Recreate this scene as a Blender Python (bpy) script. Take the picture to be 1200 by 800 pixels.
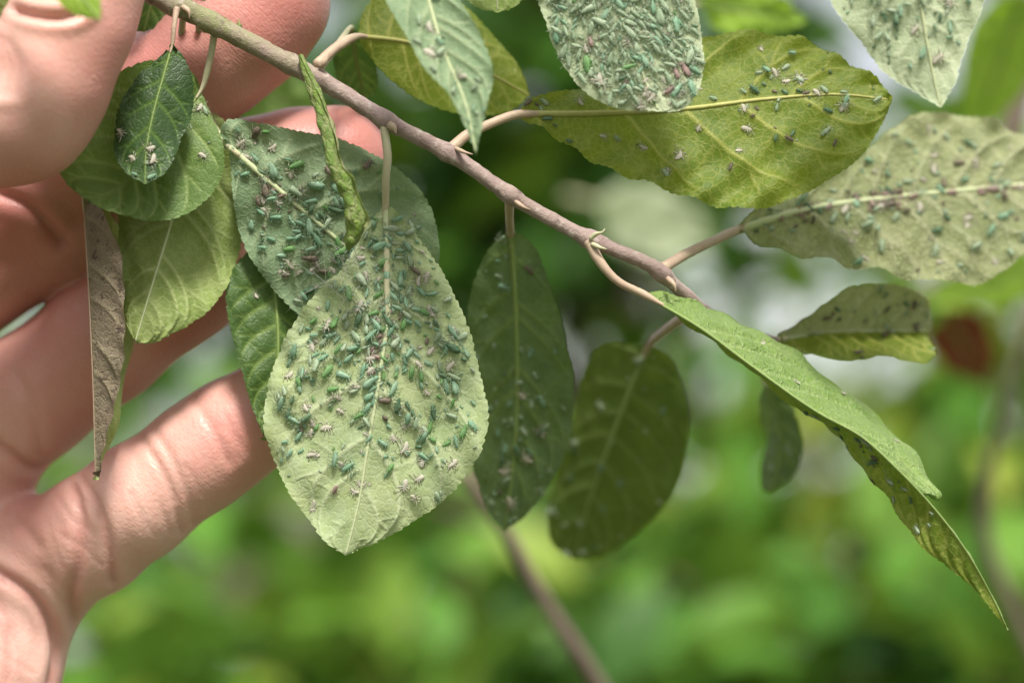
import bpy, math, random
import numpy as np
from mathutils import Matrix, Vector

random.seed(7)
rng = np.random.default_rng(11)
for _o in list(bpy.data.objects):
    bpy.data.objects.remove(_o, do_unlink=True)
SC = bpy.context.scene
COL = SC.collection

# ------------------------------------------------------------------ camera
CAM = np.array([0.0, 0.0, 1.50])
PITCH = math.radians(8.0)
FOCUS = 0.417                       # metres to the broad leaf
LENS, SENS = 100.0, 36.0
cd = bpy.data.cameras.new("camera")
cd.lens, cd.sensor_width, cd.sensor_fit = LENS, SENS, 'HORIZONTAL'
cd.clip_start, cd.clip_end = 0.01, 2000.0
cd.dof.use_dof = True
cd.dof.focus_distance = FOCUS
cd.dof.aperture_fstop = 9.5
cam = bpy.data.objects.new("camera", cd)
cam.location = CAM
cam.rotation_euler = (math.pi / 2 + PITCH, 0, 0)
COL.objects.link(cam)
SC.camera = cam
cp, sp = math.cos(PITCH), math.sin(PITCH)
RC = np.array([[1, 0, 0], [0, -sp, -cp], [0, cp, -sp]], float)   # camera axes -> world
K = SENS / LENS / 1200.0            # metres per photo pixel at one metre

# ------------------------------------------------------------------ sky, sun, exposure
SUN_DIR = Vector((0.10, -0.62, 0.80)).normalized()               # towards the sun
world = bpy.data.worlds.new("World")
SC.world = world
world.use_nodes = True
wn = world.node_tree
wn.nodes.clear()
wo = wn.nodes.new('ShaderNodeOutputWorld')
wb = wn.nodes.new('ShaderNodeBackground')
sky = wn.nodes.new('ShaderNodeTexSky')
sky.sky_type = 'NISHITA'
sky.sun_disc = False
sky.sun_elevation = math.asin(SUN_DIR.z)
sky.sun_rotation = math.atan2(SUN_DIR.x, SUN_DIR.y)
sky.air_density, sky.dust_density, sky.ozone_density = 1.0, 7.0, 0.6
wb.inputs['Strength'].default_value = 0.08
# thin bright cloud spread evenly over the whole sky
wc = wn.nodes.new('ShaderNodeTexCoord')
wnz = wn.nodes.new('ShaderNodeTexNoise'); wnz.inputs['Scale'].default_value = 5.0; wnz.inputs['Detail'].default_value = 6.0
wmr = wn.nodes.new('ShaderNodeMapRange'); wmr.inputs[1].default_value = 0.30; wmr.inputs[2].default_value = 0.62
wmx = wn.nodes.new('ShaderNodeMix'); wmx.data_type = 'RGBA'; wmx.inputs[7].default_value = (8.8, 8.9, 9.1, 1)
wn.links.new(wc.outputs['Generated'], wnz.inputs['Vector']); wn.links.new(wnz.outputs['Fac'], wmr.inputs[0])
wn.links.new(wmr.outputs[0], wmx.inputs[0]); wn.links.new(sky.outputs[0], wmx.inputs[6])
wn.links.new(wmx.outputs[2], wb.inputs['Color'])
wn.links.new(wb.outputs[0], wo.inputs['Surface'])
sl = bpy.data.lights.new("sun", 'SUN')
sl.energy, sl.angle, sl.color = 3.9, math.radians(12), (1.0, 0.95, 0.87)
sun = bpy.data.objects.new("sun", sl)
sun.rotation_euler = (-SUN_DIR).to_track_quat('-Z', 'Y').to_euler()
sun.location = (-2, -2, 4)
COL.objects.link(sun)
SC.view_settings.view_transform = 'Standard'
SC.view_settings.look = 'None'
SC.view_settings.exposure = 0.78
SC.view_settings.gamma = 1.0
SC.cycles.max_bounces = 8
SC.cycles.transparent_max_bounces = 6

# ------------------------------------------------------------------ helpers
def C3(px, py, dz):
    """photo pixel + millimetres behind the focus plane -> camera space (mm; x right, y up, z depth)"""
    px = np.asarray(px, float); py = np.asarray(py, float); dz = np.asarray(dz, float)
    d = FOCUS * 1000 + dz
    return np.stack([(px - 600) * K * d, (400 - py) * K * d, d + 0 * px], -1)

def to_world(c):
    c = np.asarray(c, float) / 1000.0
    v = np.stack([c[..., 0], c[..., 1], -c[..., 2]], -1)
    return v @ RC.T + CAM

def P(px, py, dz=0.0):
    return to_world(C3(px, py, dz))

def mesh_obj(name, verts, faces, mat=None, parent=None, origin=None, smooth=True, attrs=None, uv=None, fmats=None):
    verts = np.asarray(verts, float)
    if origin is None:
        origin = np.zeros(3) if parent is None else np.array(parent['_o'])
    me = bpy.data.meshes.new(name)
    v = verts - np.asarray(origin)
    faces = np.asarray(faces) if not isinstance(faces, list) else faces
    if isinstance(faces, np.ndarray):
        n, k = faces.shape
        me.vertices.add(len(v)); me.vertices.foreach_set('co', v.astype(np.float32).ravel())
        me.loops.add(n * k); me.loops.foreach_set('vertex_index', faces.astype(np.int32).ravel())
        me.polygons.add(n)
        me.polygons.foreach_set('loop_start', np.arange(0, n * k, k, dtype=np.int32))
        me.polygons.foreach_set('loop_total', np.full(n, k, dtype=np.int32))
        me.update(calc_edges=True)
        me.validate()
    else:
        me.from_pydata(v.tolist(), [], faces)
        me.update()
    if smooth:
        me.polygons.foreach_set('use_smooth', np.ones(len(me.polygons), dtype=bool))
    for a, vals in (attrs or {}).items():
        vals = np.asarray(vals, np.float32)
        if vals.ndim == 1:
            at = me.attributes.new(a, 'FLOAT', 'POINT'); at.data.foreach_set('value', vals)
        else:
            at = me.attributes.new(a, 'FLOAT_VECTOR', 'POINT'); at.data.foreach_set('vector', vals.ravel())
    mats = mat if isinstance(mat, (list, tuple)) else [mat]
    for m in mats:
        if m is not None:
            me.materials.append(m)
    if fmats is not None:
        me.polygons.foreach_set('material_index', np.asarray(fmats, np.int32))
    o = bpy.data.objects.new(name, me)
    COL.objects.link(o)
    place(o, origin, parent)
    return o

def place(o, origin, parent=None):
    o['_o'] = [float(x) for x in origin]
    if parent is not None:
        o.parent = parent
        o.location = np.asarray(origin) - np.array(parent['_o'])
    else:
        o.location = origin

def empty(name, origin, label, cat, group=None):
    o = bpy.data.objects.new(name, None)
    o.empty_display_size = 0.01
    COL.objects.link(o)
    place(o, origin)
    return tag(o, label, cat, group)

def tag(o, label, cat=None, group=None, kind=None):
    if label: o['label'] = label
    if cat: o['category'] = cat
    if group: o['group'] = group
    if kind: o['kind'] = kind
    return o

def spline(pts, n, power=1.0):
    """smooth curve through pts, n samples evenly spaced along it"""
    p = np.asarray(pts, float)
    if len(p) == 2:
        t = np.linspace(0, 1, n)[:, None]
        return p[0] * (1 - t) + p[1] * t
    q = np.vstack([2 * p[0] - p[1], p, 2 * p[-1] - p[-2]])
    out = []
    for i in range(1, len(q) - 2):
        p0, p1, p2, p3 = q[i - 1], q[i], q[i + 1], q[i + 2]
        t = np.linspace(0, 1, 40, endpoint=False)[:, None]
        d1 = max(np.linalg.norm(p2 - p1), 1e-6)
        d0 = max(np.linalg.norm(p1 - p0), 1e-6); d2 = max(np.linalg.norm(p3 - p2), 1e-6)
        m1 = ((p1 - p0) / d0 * d1 + (p2 - p1) * d0 / d0) * 0.5 if True else 0
        m1 = d1 * ((p1 - p0) / d0 * d1 + (p2 - p1) / d1 * d0) / (d0 + d1)
        m2 = d1 * ((p2 - p1) / d1 * d2 + (p3 - p2) / d2 * d1) / (d1 + d2)
        h = (2*t**3 - 3*t**2 + 1) * p1 + (t**3 - 2*t**2 + t) * m1 + (-2*t**3 + 3*t**2) * p2 + (t**3 - t**2) * m2
        out.append(h)
    c = np.vstack(out + [p[-1:]])
    s = np.r_[0, np.cumsum(np.linalg.norm(np.diff(c[:, :2], axis=0), axis=1) + 1e-9)]
    tt = np.linspace(0, 1, n) ** power * s[-1]
    return np.stack([np.interp(tt, s, c[:, k]) for k in range(c.shape[1])], -1)

def frames(path):
    t = np.gradient(path, axis=0)
    t /= np.linalg.norm(t, axis=1, keepdims=True) + 1e-12
    n = np.zeros_like(t)
    a = np.array([0.13, 0.2, 1.0]); a -= t[0] * (a @ t[0])
    if np.linalg.norm(a) < 0.2:
        a = np.array([1.0, 0, 0]); a -= t[0] * (a @ t[0])
    for i in range(len(t)):
        a = a - t[i] * (a @ t[i]); a /= np.linalg.norm(a) + 1e-12
        n[i] = a
    return t, n, np.cross(t, n)

def tube_geo(path, rad, sides=8, rough=0.0):
    path = np.asarray(path, float); rad = np.asarray(rad, float) * np.ones(len(path))
    t, n, b = frames(path)
    th = np.linspace(0, 2 * np.pi, sides, endpoint=False)
    r = rad[:, None] * (1 + (rng.normal(0, rough, (len(path), sides)) if rough else 0))
    v = path[:, None] + r[..., None] * (np.cos(th)[None, :, None] * n[:, None] + np.sin(th)[None, :, None] * b[:, None])
    v = v.reshape(-1, 3)
    N = len(path); f = []
    i, j = np.meshgrid(np.arange(N - 1), np.arange(sides), indexing='ij')
    a0 = i * sides + j; a1 = i * sides + (j + 1) % sides
    f = np.stack([a0, a1, a1 + sides, a0 + sides], -1).reshape(-1, 4)
    # close ends with collapsed centre vertices
    v = np.vstack([v, path[:1] - t[:1] * rad[0] * 0.5, path[-1:] + t[-1:] * rad[-1] * 0.5])
    c0, c1 = N * sides, N * sides + 1
    jj = np.arange(sides)
    e0 = np.stack([np.full(sides, c0), (jj + 1) % sides, jj, jj], -1)
    e1 = np.stack([np.full(sides, c1), (N - 1) * sides + jj, (N - 1) * sides + (jj + 1) % sides], -1)
    faces = [tuple(x) for x in f] + [(c0, (k + 1) % sides, k) for k in range(sides)] + \
            [(c1, (N - 1) * sides + k, (N - 1) * sides + (k + 1) % sides) for k in range(sides)]
    return v, faces

def pxtube(name, pts, rad_px, mat, parent, n=None, sides=8, rough=0.0):
    pts = np.asarray(pts, float)
    n = n or 10 * len(pts)
    s = spline(pts, n)
    rp = np.interp(np.linspace(0, 1, n), np.linspace(0, 1, len(rad_px)), rad_px) if np.ndim(rad_px) else np.full(n, rad_px)
    w = P(s[:, 0], s[:, 1], s[:, 2])
    d = FOCUS + s[:, 2] / 1000
    v, f = tube_geo(w, rp * K * d, sides, rough)
    return mesh_obj(name, v, f, mat, parent)

# ------------------------------------------------------------------ materials
def new_mat(name):
    m = bpy.data.materials.new(name); m.use_nodes = True
    nt = m.node_tree; nt.nodes.clear()
    out = nt.nodes.new('ShaderNodeOutputMaterial')
    return m, nt, out

class N:
    def __init__(s, nt): s.nt = nt
    def new(s, t, **kw):
        n = s.nt.nodes.new(t)
        for k, v in kw.items():
            if hasattr(n, k) and k not in n.inputs: setattr(n, k, v)
            else: n.inputs[k].default_value = v
        return n
    def link(s, a, b): s.nt.links.new(a, b)
    def mix(s, f, a, b, mode='MIX'):
        n = s.nt.nodes.new('ShaderNodeMix'); n.data_type = 'RGBA'; n.blend_type = mode
        for i, x in ((0, f), (6, a), (7, b)):
            if hasattr(x, 'links'): s.nt.links.new(x, n.inputs[i])
            else: n.inputs[i].default_value = x if i == 0 else (*x[:3], 1)
        return n.outputs[2]
    def math(s, op, a, b=0.0, clamp=False):
        n = s.nt.nodes.new('ShaderNodeMath'); n.operation = op; n.use_clamp = clamp
        for i, x in ((0, a), (1, b)):
            if hasattr(x, 'links'): s.nt.links.new(x, n.inputs[i])
            else: n.inputs[i].default_value = x
        return n.outputs[0]
    def ramp(s, x, lo, hi):
        n = s.nt.nodes.new('ShaderNodeMapRange'); n.clamp = True
        s.nt.links.new(x, n.inputs[0]); n.inputs[1].default_value = lo; n.inputs[2].default_value = hi
        return n.outputs[0]
    def noise(s, vec, scale, detail=3, rough=0.55):
        n = s.nt.nodes.new('ShaderNodeTexNoise'); n.inputs['Scale'].default_value = scale
        n.inputs['Detail'].default_value = detail; n.inputs['Roughness'].default_value = rough
        if vec is not None: s.nt.links.new(vec, n.inputs['Vector'])
        return n.outputs['Fac']

def leaf_mat(name, col, col2, vein, trans_col, powder=0.0, powder_col=(0.52, 0.6, 0.45), trans=0.3,
             rough=0.55, net=0.35, netdark=False, spec=0.18, cell=0.75, spots=None, bump=0.3):
    m, nt, out = new_mat(name); g = N(nt)
    at = g.new('ShaderNodeAttribute', attribute_name='leafco').outputs['Vector']
    vv = g.new('ShaderNodeAttribute', attribute_name='vein').outputs['Fac']
    big = g.ramp(g.noise(at, 0.13, 3), 0.35, 0.65)
    fine = g.noise(at, 2.2, 4, 0.65)
    c = g.mix(big, col, col2)
    c = g.mix(g.ramp(fine, 0.3, 0.75), c, tuple(x * 0.72 for x in col), 'MIX') if False else c
    # reticulate veinlets
    wv = g.new('ShaderNodeTexVoronoi', feature='DISTANCE_TO_EDGE', Scale=cell)
    nz = g.new('ShaderNodeTexNoise', Scale=0.9, Detail=2.0)
    g.link(at, nz.inputs['Vector'])
    wob = g.new('ShaderNodeVectorMath', operation='MULTIPLY_ADD')
    g.link(nz.outputs['Color'], wob.inputs[0]); wob.inputs[1].default_value = (0.9, 0.9, 0.9); g.link(at, wob.inputs[2])
    g.link(wob.outputs[0], wv.inputs['Vector'])
    net1 = g.math('SUBTRACT', 1.0, g.ramp(wv.outputs['Distance'], 0.0, 0.13))
    wv2 = g.new('ShaderNodeTexVoronoi', feature='DISTANCE_TO_EDGE', Scale=cell * 2.7)
    g.link(wob.outputs[0], wv2.inputs['Vector'])
    net2 = g.math('SUBTRACT', 1.0, g.ramp(wv2.outputs['Distance'], 0.0, 0.2))
    netf = g.math('MULTIPLY', g.math('ADD', net1, g.math('MULTIPLY', net2, 0.45)), net, True)
    c = g.mix(netf, c, vein)
    mott = g.ramp(g.noise(at, 0.9, 4, 0.7), 0.3, 0.7)
    c = g.mix(g.math('MULTIPLY', g.math('SUBTRACT', 1.0, mott), 0.35), c, tuple(x * 0.6 for x in col))
    c = g.mix(g.math('MULTIPLY', vv, 0.85), c, vein)
    if powder > 0:
        pw = g.math('MULTIPLY', g.ramp(g.noise(at, 0.35, 5, 0.7), 0.25, 0.75), powder)
        pw = g.math('ADD', pw, g.math('MULTIPLY', g.ramp(g.noise(at, 5.5, 2, 0.6), 0.55, 0.75), powder * 0.5), True)
        pw = g.math('MULTIPLY', pw, g.math('SUBTRACT', 1.0, g.math('MULTIPLY', vv, 0.75)))
        c = g.mix(pw, c, powder_col)
    if spots:
        sf = g.ramp(g.noise(at, 0.55, 4, 0.75), spots[1], spots[1] + 0.06)
        c = g.mix(g.math('MULTIPLY', sf, 0.8), c, spots[0])
    bp = g.new('ShaderNodeBump', Strength=bump, Distance=0.0004)
    h = g.math('ADD', g.math('MULTIPLY', net1, 0.5), g.math('ADD', g.math('MULTIPLY', net2, 0.25), g.math('MULTIPLY', fine, 0.5)))
    g.link(h, bp.inputs['Height'])
    pb = g.new('ShaderNodeBsdfPrincipled', Roughness=rough)
    pb.inputs['Specular IOR Level'].default_value = spec
    g.link(c, pb.inputs['Base Color']); g.link(bp.outputs[0], pb.inputs['Normal'])
    tb = g.new('ShaderNodeBsdfTranslucent')
    g.link(g.mix(0.55, c, trans_col), tb.inputs['Color']); g.link(bp.outputs[0], tb.inputs['Normal'])
    mx = g.new('ShaderNodeMixShader'); mx.inputs[0].default_value = trans
    g.link(pb.outputs[0], mx.inputs[1]); g.link(tb.outputs[0], mx.inputs[2])
    g.link(mx.outputs[0], out.inputs['Surface'])
    return m

def plain_mat(name, col, col2=None, rough=0.5, scale=400.0, spec=0.3, bump=0.0, sss=0.0, trans=0.0, bscale=None, emis=None):
    m, nt, out = new_mat(name); g = N(nt)
    co = g.new('ShaderNodeTexCoord').outputs['Object']
    f = g.ramp(g.noise(co, scale, 4, 0.65), 0.3, 0.7)
    c = g.mix(f, col, col2 or tuple(x * 0.7 for x in col))
    pb = g.new('ShaderNodeBsdfPrincipled', Roughness=rough)
    pb.inputs['Specular IOR Level'].default_value = spec
    g.link(c, pb.inputs['Base Color'])
    if sss:
        pb.inputs['Subsurface Weight'].default_value = sss
        pb.inputs['Subsurface Radius'].default_value = (0.8, 1.0, 0.5)
        pb.inputs['Subsurface Scale'].default_value = 0.0006
    if bump:
        bp = g.new('ShaderNodeBump', Strength=bump, Distance=0.0003)
        g.link(g.noise(co, bscale or scale * 3, 5, 0.7), bp.inputs['Height']); g.link(bp.outputs[0], pb.inputs['Normal'])
    if trans:
        tb = g.new('ShaderNodeBsdfTranslucent'); g.link(c, tb.inputs['Color'])
        mx = g.new('ShaderNodeMixShader'); mx.inputs[0].default_value = trans
        g.link(pb.outputs[0], mx.inputs[1]); g.link(tb.outputs[0], mx.inputs[2])
        g.link(mx.outputs[0], out.inputs['Surface'])
    else:
        g.link(pb.outputs[0], out.inputs['Surface'])
    return m

M = {}
M['pale'] = leaf_mat('pale_powdered_leaf', (0.28, 0.38, 0.15), (0.40, 0.47, 0.20), (0.58, 0.64, 0.42), (0.45, 0.62, 0.15), powder=0.5,
                     powder_col=(0.51, 0.58, 0.43), trans=0.3, net=0.16, rough=0.65, bump=0.28, cell=0.6)
M['grey'] = leaf_mat('grey_green_leaf', (0.13, 0.22, 0.11), (0.18, 0.27, 0.15), (0.36, 0.43, 0.26), (0.3, 0.5, 0.1), powder=0.4,
                     powder_col=(0.32, 0.39, 0.25), trans=0.2, net=0.16, rough=0.6, bump=0.35)
M['top'] = leaf_mat('crowded_leaf', (0.36, 0.45, 0.27), (0.44, 0.50, 0.33), (0.55, 0.6, 0.42), (0.5, 0.62, 0.2), powder=0.55,
                    powder_col=(0.56, 0.61, 0.44), trans=0.3, net=0.1, rough=0.65, bump=0.3)
M['yellow'] = leaf_mat('yellow_green_leaf', (0.075, 0.14, 0.010), (0.145, 0.205, 0.014), (0.36, 0.37, 0.10), (0.45, 0.55, 0.03), powder=0.12,
                       powder_col=(0.30, 0.36, 0.2), trans=0.38, net=0.38, rough=0.45, spec=0.22, spots=((0.09, 0.07, 0.03), 0.68))
M['olive'] = leaf_mat('olive_leaf', (0.11, 0.15, 0.02), (0.16, 0.19, 0.03), (0.3, 0.33, 0.14), (0.4, 0.5, 0.03), powder=0.2,
                      powder_col=(0.25, 0.32, 0.2), trans=0.35, net=0.2, rough=0.5)
M['deepolive'] = leaf_mat('deep_olive_leaf', (0.035, 0.07, 0.010), (0.07, 0.105, 0.015), (0.14, 0.18, 0.06), (0.25, 0.36, 0.03), powder=0.12,
                      powder_col=(0.16, 0.2, 0.12), trans=0.25, net=0.15, rough=0.5)
M['mottled'] = leaf_mat('mottled_leaf', (0.22, 0.28, 0.10), (0.34, 0.37, 0.17), (0.48, 0.5, 0.32), (0.45, 0.5, 0.1), powder=0.55,
                        powder_col=(0.46, 0.48, 0.32), trans=0.3, net=0.3, rough=0.65, bump=1.0)
M['dark'] = leaf_mat('dark_green_leaf', (0.035, 0.085, 0.012), (0.05, 0.11, 0.02), (0.18, 0.26, 0.07), (0.2, 0.4, 0.03), powder=0.05,
                     trans=0.22, net=0.12, rough=0.42, spec=0.28)
M['darkest'] = leaf_mat('deep_green_leaf', (0.018, 0.05, 0.010), (0.028, 0.07, 0.012), (0.09, 0.16, 0.035), (0.12, 0.28, 0.02), powder=0.05,
                     trans=0.15, net=0.08, rough=0.42, spec=0.25, bump=0.3)
M['mid'] = leaf_mat('mid_green_leaf', (0.075, 0.15, 0.022), (0.11, 0.19, 0.035), (0.26, 0.34, 0.12), (0.3, 0.5, 0.04), powder=0.1,
                    trans=0.28, net=0.15, rough=0.45, spec=0.22)
M['light'] = leaf_mat('light_green_leaf', (0.20, 0.29, 0.06), (0.27, 0.35, 0.10), (0.42, 0.49, 0.22), (0.4, 0.6, 0.1), powder=0.2,
                      powder_col=(0.4, 0.46, 0.3), trans=0.28, net=0.3, rough=0.5)
M['leafgreen'] = leaf_mat('fresh_green_leaf', (0.14, 0.26, 0.035), (0.20, 0.31, 0.06), (0.36, 0.46, 0.2), (0.35, 0.58, 0.05), powder=0.28,
                      powder_col=(0.36, 0.44, 0.26), trans=0.28, net=0.35, rough=0.5, bump=0.8)
M['rolled'] = leaf_mat('rolled_leaf', (0.10, 0.21, 0.02), (0.19, 0.31, 0.04), (0.47, 0.44, 0.25), (0.35, 0.55, 0.05), powder=0.2,
                     powder_col=(0.36, 0.44, 0.24), trans=0.3, net=0.4, rough=0.55, bump=0.9, cell=0.5)
M['bright'] = leaf_mat('bright_green_leaf', (0.20, 0.36, 0.03), (0.27, 0.42, 0.05), (0.36, 0.5, 0.12), (0.4, 0.65, 0.04), powder=0.0,
                       trans=0.4, net=0.15, rough=0.4)
M['brown'] = leaf_mat('withered_brown_leaf', (0.17, 0.13, 0.085), (0.23, 0.19, 0.13), (0.30, 0.26, 0.17), (0.3, 0.22, 0.1), powder=0.25,
                      powder_col=(0.30, 0.29, 0.25), trans=0.15, net=0.25, rough=0.8, spots=((0.06, 0.04, 0.035), 0.58), bump=0.45)
M['redleaf'] = leaf_mat('red_withered_leaf', (0.11, 0.03, 0.015), (0.16, 0.05, 0.02), (0.2, 0.08, 0.03), (0.3, 0.08, 0.02), trans=0.2, net=0.2)
M['powdered_dark'] = leaf_mat('powdered_dark_leaf', (0.045, 0.09, 0.02), (0.09, 0.14, 0.03), (0.16, 0.22, 0.07), (0.25, 0.4, 0.05), powder=0.3,
                      powder_col=(0.22, 0.29, 0.23), trans=0.2, net=0.2, rough=0.6)  # dark green base with greyish powder over it
M['petiole'] = plain_mat('pale_petiole', (0.40, 0.42, 0.25), (0.46, 0.40, 0.28), 0.5, 300, bump=0.3, sss=0.15)
M['petiole_pink'] = plain_mat('pink_petiole', (0.36, 0.25, 0.19), (0.42, 0.34, 0.24), 0.5, 300, bump=0.3, sss=0.1)
M['rib'] = plain_mat('pale_midrib', (0.47, 0.52, 0.31), (0.42, 0.47, 0.27), 0.5, 500, bump=0.3)
M['rib_yellow'] = plain_mat('yellow_midrib', (0.33, 0.34, 0.10), (0.4, 0.38, 0.14), 0.5, 500, bump=0.3)
M['rib_dark'] = plain_mat('green_midrib', (0.17, 0.25, 0.07), (0.21, 0.28, 0.09), 0.5, 500, bump=0.3)

# bark: purple grey, greener where the attribute says the young shoot is green
def bark_mat():
    m, nt, out = new_mat('twig_bark'); g = N(nt)
    co = g.new('ShaderNodeTexCoord').outputs['Object']
    gr = g.new('ShaderNodeAttribute', attribute_name='green').outputs['Fac']
    f = g.ramp(g.noise(co, 350, 5, 0.7), 0.3, 0.7)
    f2 = g.ramp(g.noise(co, 90, 3, 0.6), 0.35, 0.65)
    c = g.mix(f, (0.22, 0.15, 0.145), (0.40, 0.31, 0.285))
    c = g.mix(g.math('MULTIPLY', f2, 0.5), c, (0.22, 0.17, 0.125))
    cg = g.mix(f, (0.17, 0.19, 0.075), (0.28, 0.28, 0.15))
    c = g.mix(g.math('MULTIPLY', gr, g.ramp(g.noise(co, 160, 4, 0.7), 0.25, 0.55), True), c, cg)
    c = g.mix(g.math('MULTIPLY', g.ramp(g.noise(co, 700, 2, 0.6), 0.62, 0.7), 0.45), c, (0.5, 0.45, 0.40))
    c = g.mix(g.math('MULTIPLY', g.ramp(g.noise(co, 260, 4, 0.7), 0.6, 0.68), 0.7), c, (0.09, 0.06, 0.055))
    bp = g.new('ShaderNodeBump', Strength=0.9, Distance=0.0005)
    g.link(g.noise(co, 700, 5, 0.75), bp.inputs['Height'])
    pb = g.new('ShaderNodeBsdfPrincipled', Roughness=0.55); pb.inputs['Specular IOR Level'].default_value = 0.3
    g.link(c, pb.inputs['Base Color']); g.link(bp.outputs[0], pb.inputs['Normal']); g.link(pb.outputs[0], out.inputs['Surface'])
    return m
M['bark'] = bark_mat()

# ------------------------------------------------------------------ the setting: ground and far orchard
def ground_mat():
    m, nt, out = new_mat('meadow'); g = N(nt)
    co = g.new('ShaderNodeTexCoord').outputs['Object']
    c = g.mix(g.ramp(g.noise(co, 0.8, 6, 0.7), 0.3, 0.7), (0.045, 0.085, 0.02), (0.10, 0.12, 0.04))
    c = g.mix(g.ramp(g.noise(co, 25, 4, 0.7), 0.4, 0.75), c, (0.12, 0.10, 0.06))
    bp = g.new('ShaderNodeBump', Strength=0.8, Distance=0.03); g.link(g.noise(co, 40, 5, 0.7), bp.inputs['Height'])
    pb = g.new('ShaderNodeBsdfPrincipled', Roughness=0.9); g.link(c, pb.inputs['Base Color']); g.link(bp.outputs[0], pb.inputs['Normal'])
    g.link(pb.outputs[0], out.inputs['Surface'])
    return m
gn = 60
gx, gy = np.meshgrid(np.sign(np.linspace(-1, 1, gn)) * np.abs(np.linspace(-1, 1, gn)) ** 3 * 900,
                     np.sign(np.linspace(-1, 1, gn)) * np.abs(np.linspace(-1, 1, gn)) ** 3 * 900, indexing='ij')
gz = 0.05 * np.sin(gx * 0.6) * np.cos(gy * 0.5) - 0.05
gi, gj = np.meshgrid(np.arange(gn - 1), np.arange(gn - 1), indexing='ij')
gf = np.stack([gi * gn + gj, (gi + 1) * gn + gj, (gi + 1) * gn + gj + 1, gi * gn + gj + 1], -1).reshape(-1, 4)
ground = mesh_obj('ground', np.stack([gx, gy, gz], -1).reshape(-1, 3), gf, ground_mat())
tag(ground, 'grassy orchard ground', None, None, 'structure')

def crown_mat(name, cols, trans=0.4):
    m, nt, out = new_mat(name); g = N(nt)
    t = g.new('ShaderNodeAttribute', attribute_name='tint').outputs['Fac']
    cr = g.new('ShaderNodeValToRGB'); g.link(t, cr.inputs[0])
    els = cr.color_ramp.elements
    els[0].position, els[0].color = 0.0, (*cols[0], 1)
    els[1].position, els[1].color = 1.0, (*cols[-1], 1)
    for i, c in enumerate(cols[1:-1]):
        e = els.new((i + 1) / (len(cols) - 1)); e.color = (*c, 1)
    pb = g.new('ShaderNodeBsdfPrincipled', Roughness=0.5); pb.inputs['Specular IOR Level'].default_value = 0.22
    g.link(cr.outputs[0], pb.inputs['Base Color'])
    tb = g.new('ShaderNodeBsdfTranslucent')
    g.link(g.mix(0.4, cr.outputs[0], (0.35, 0.5, 0.04)), tb.inputs['Color'])
    mx = g.new('ShaderNodeMixShader'); mx.inputs[0].default_value = trans
    g.link(pb.outputs[0], mx.inputs[1]); g.link(tb.outputs[0], mx.inputs[2]); g.link(mx.outputs[0], out.inputs['Surface'])
    return m
M['crown'] = crown_mat('orchard_foliage', trans=0.3, cols=[(0.016, 0.06, 0.010), (0.05, 0.14, 0.018), (0.10, 0.24, 0.03), (0.15, 0.28, 0.04), (0.25, 0.31, 0.045)])
M['trunk'] = plain_mat('orchard_bark', (0.13, 0.095, 0.075), (0.22, 0.17, 0.14), 0.85, 30, bump=1.0)

# template leaf for crowns: folded, pointed, arched
LT = np.array([[0, 0, 0], [.3, -.22, .05], [.3, 0, -.0], [.3, .22, .05], [.65, -.25, .0], [.65, 0, -.06], [.65, .25, .0], [1, 0, -.2]])
LF = np.array([[0, 1, 2, 2], [0, 2, 3, 3], [1, 4, 5, 2], [2, 5, 6, 3], [4, 7, 5, 5], [5, 7, 6, 6]])
LFL = [(0, 1, 2), (0, 2, 3), (1, 4, 5), (1, 5, 2), (2, 5, 6), (2, 6, 3), (4, 7, 5), (5, 7, 6)]

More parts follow.
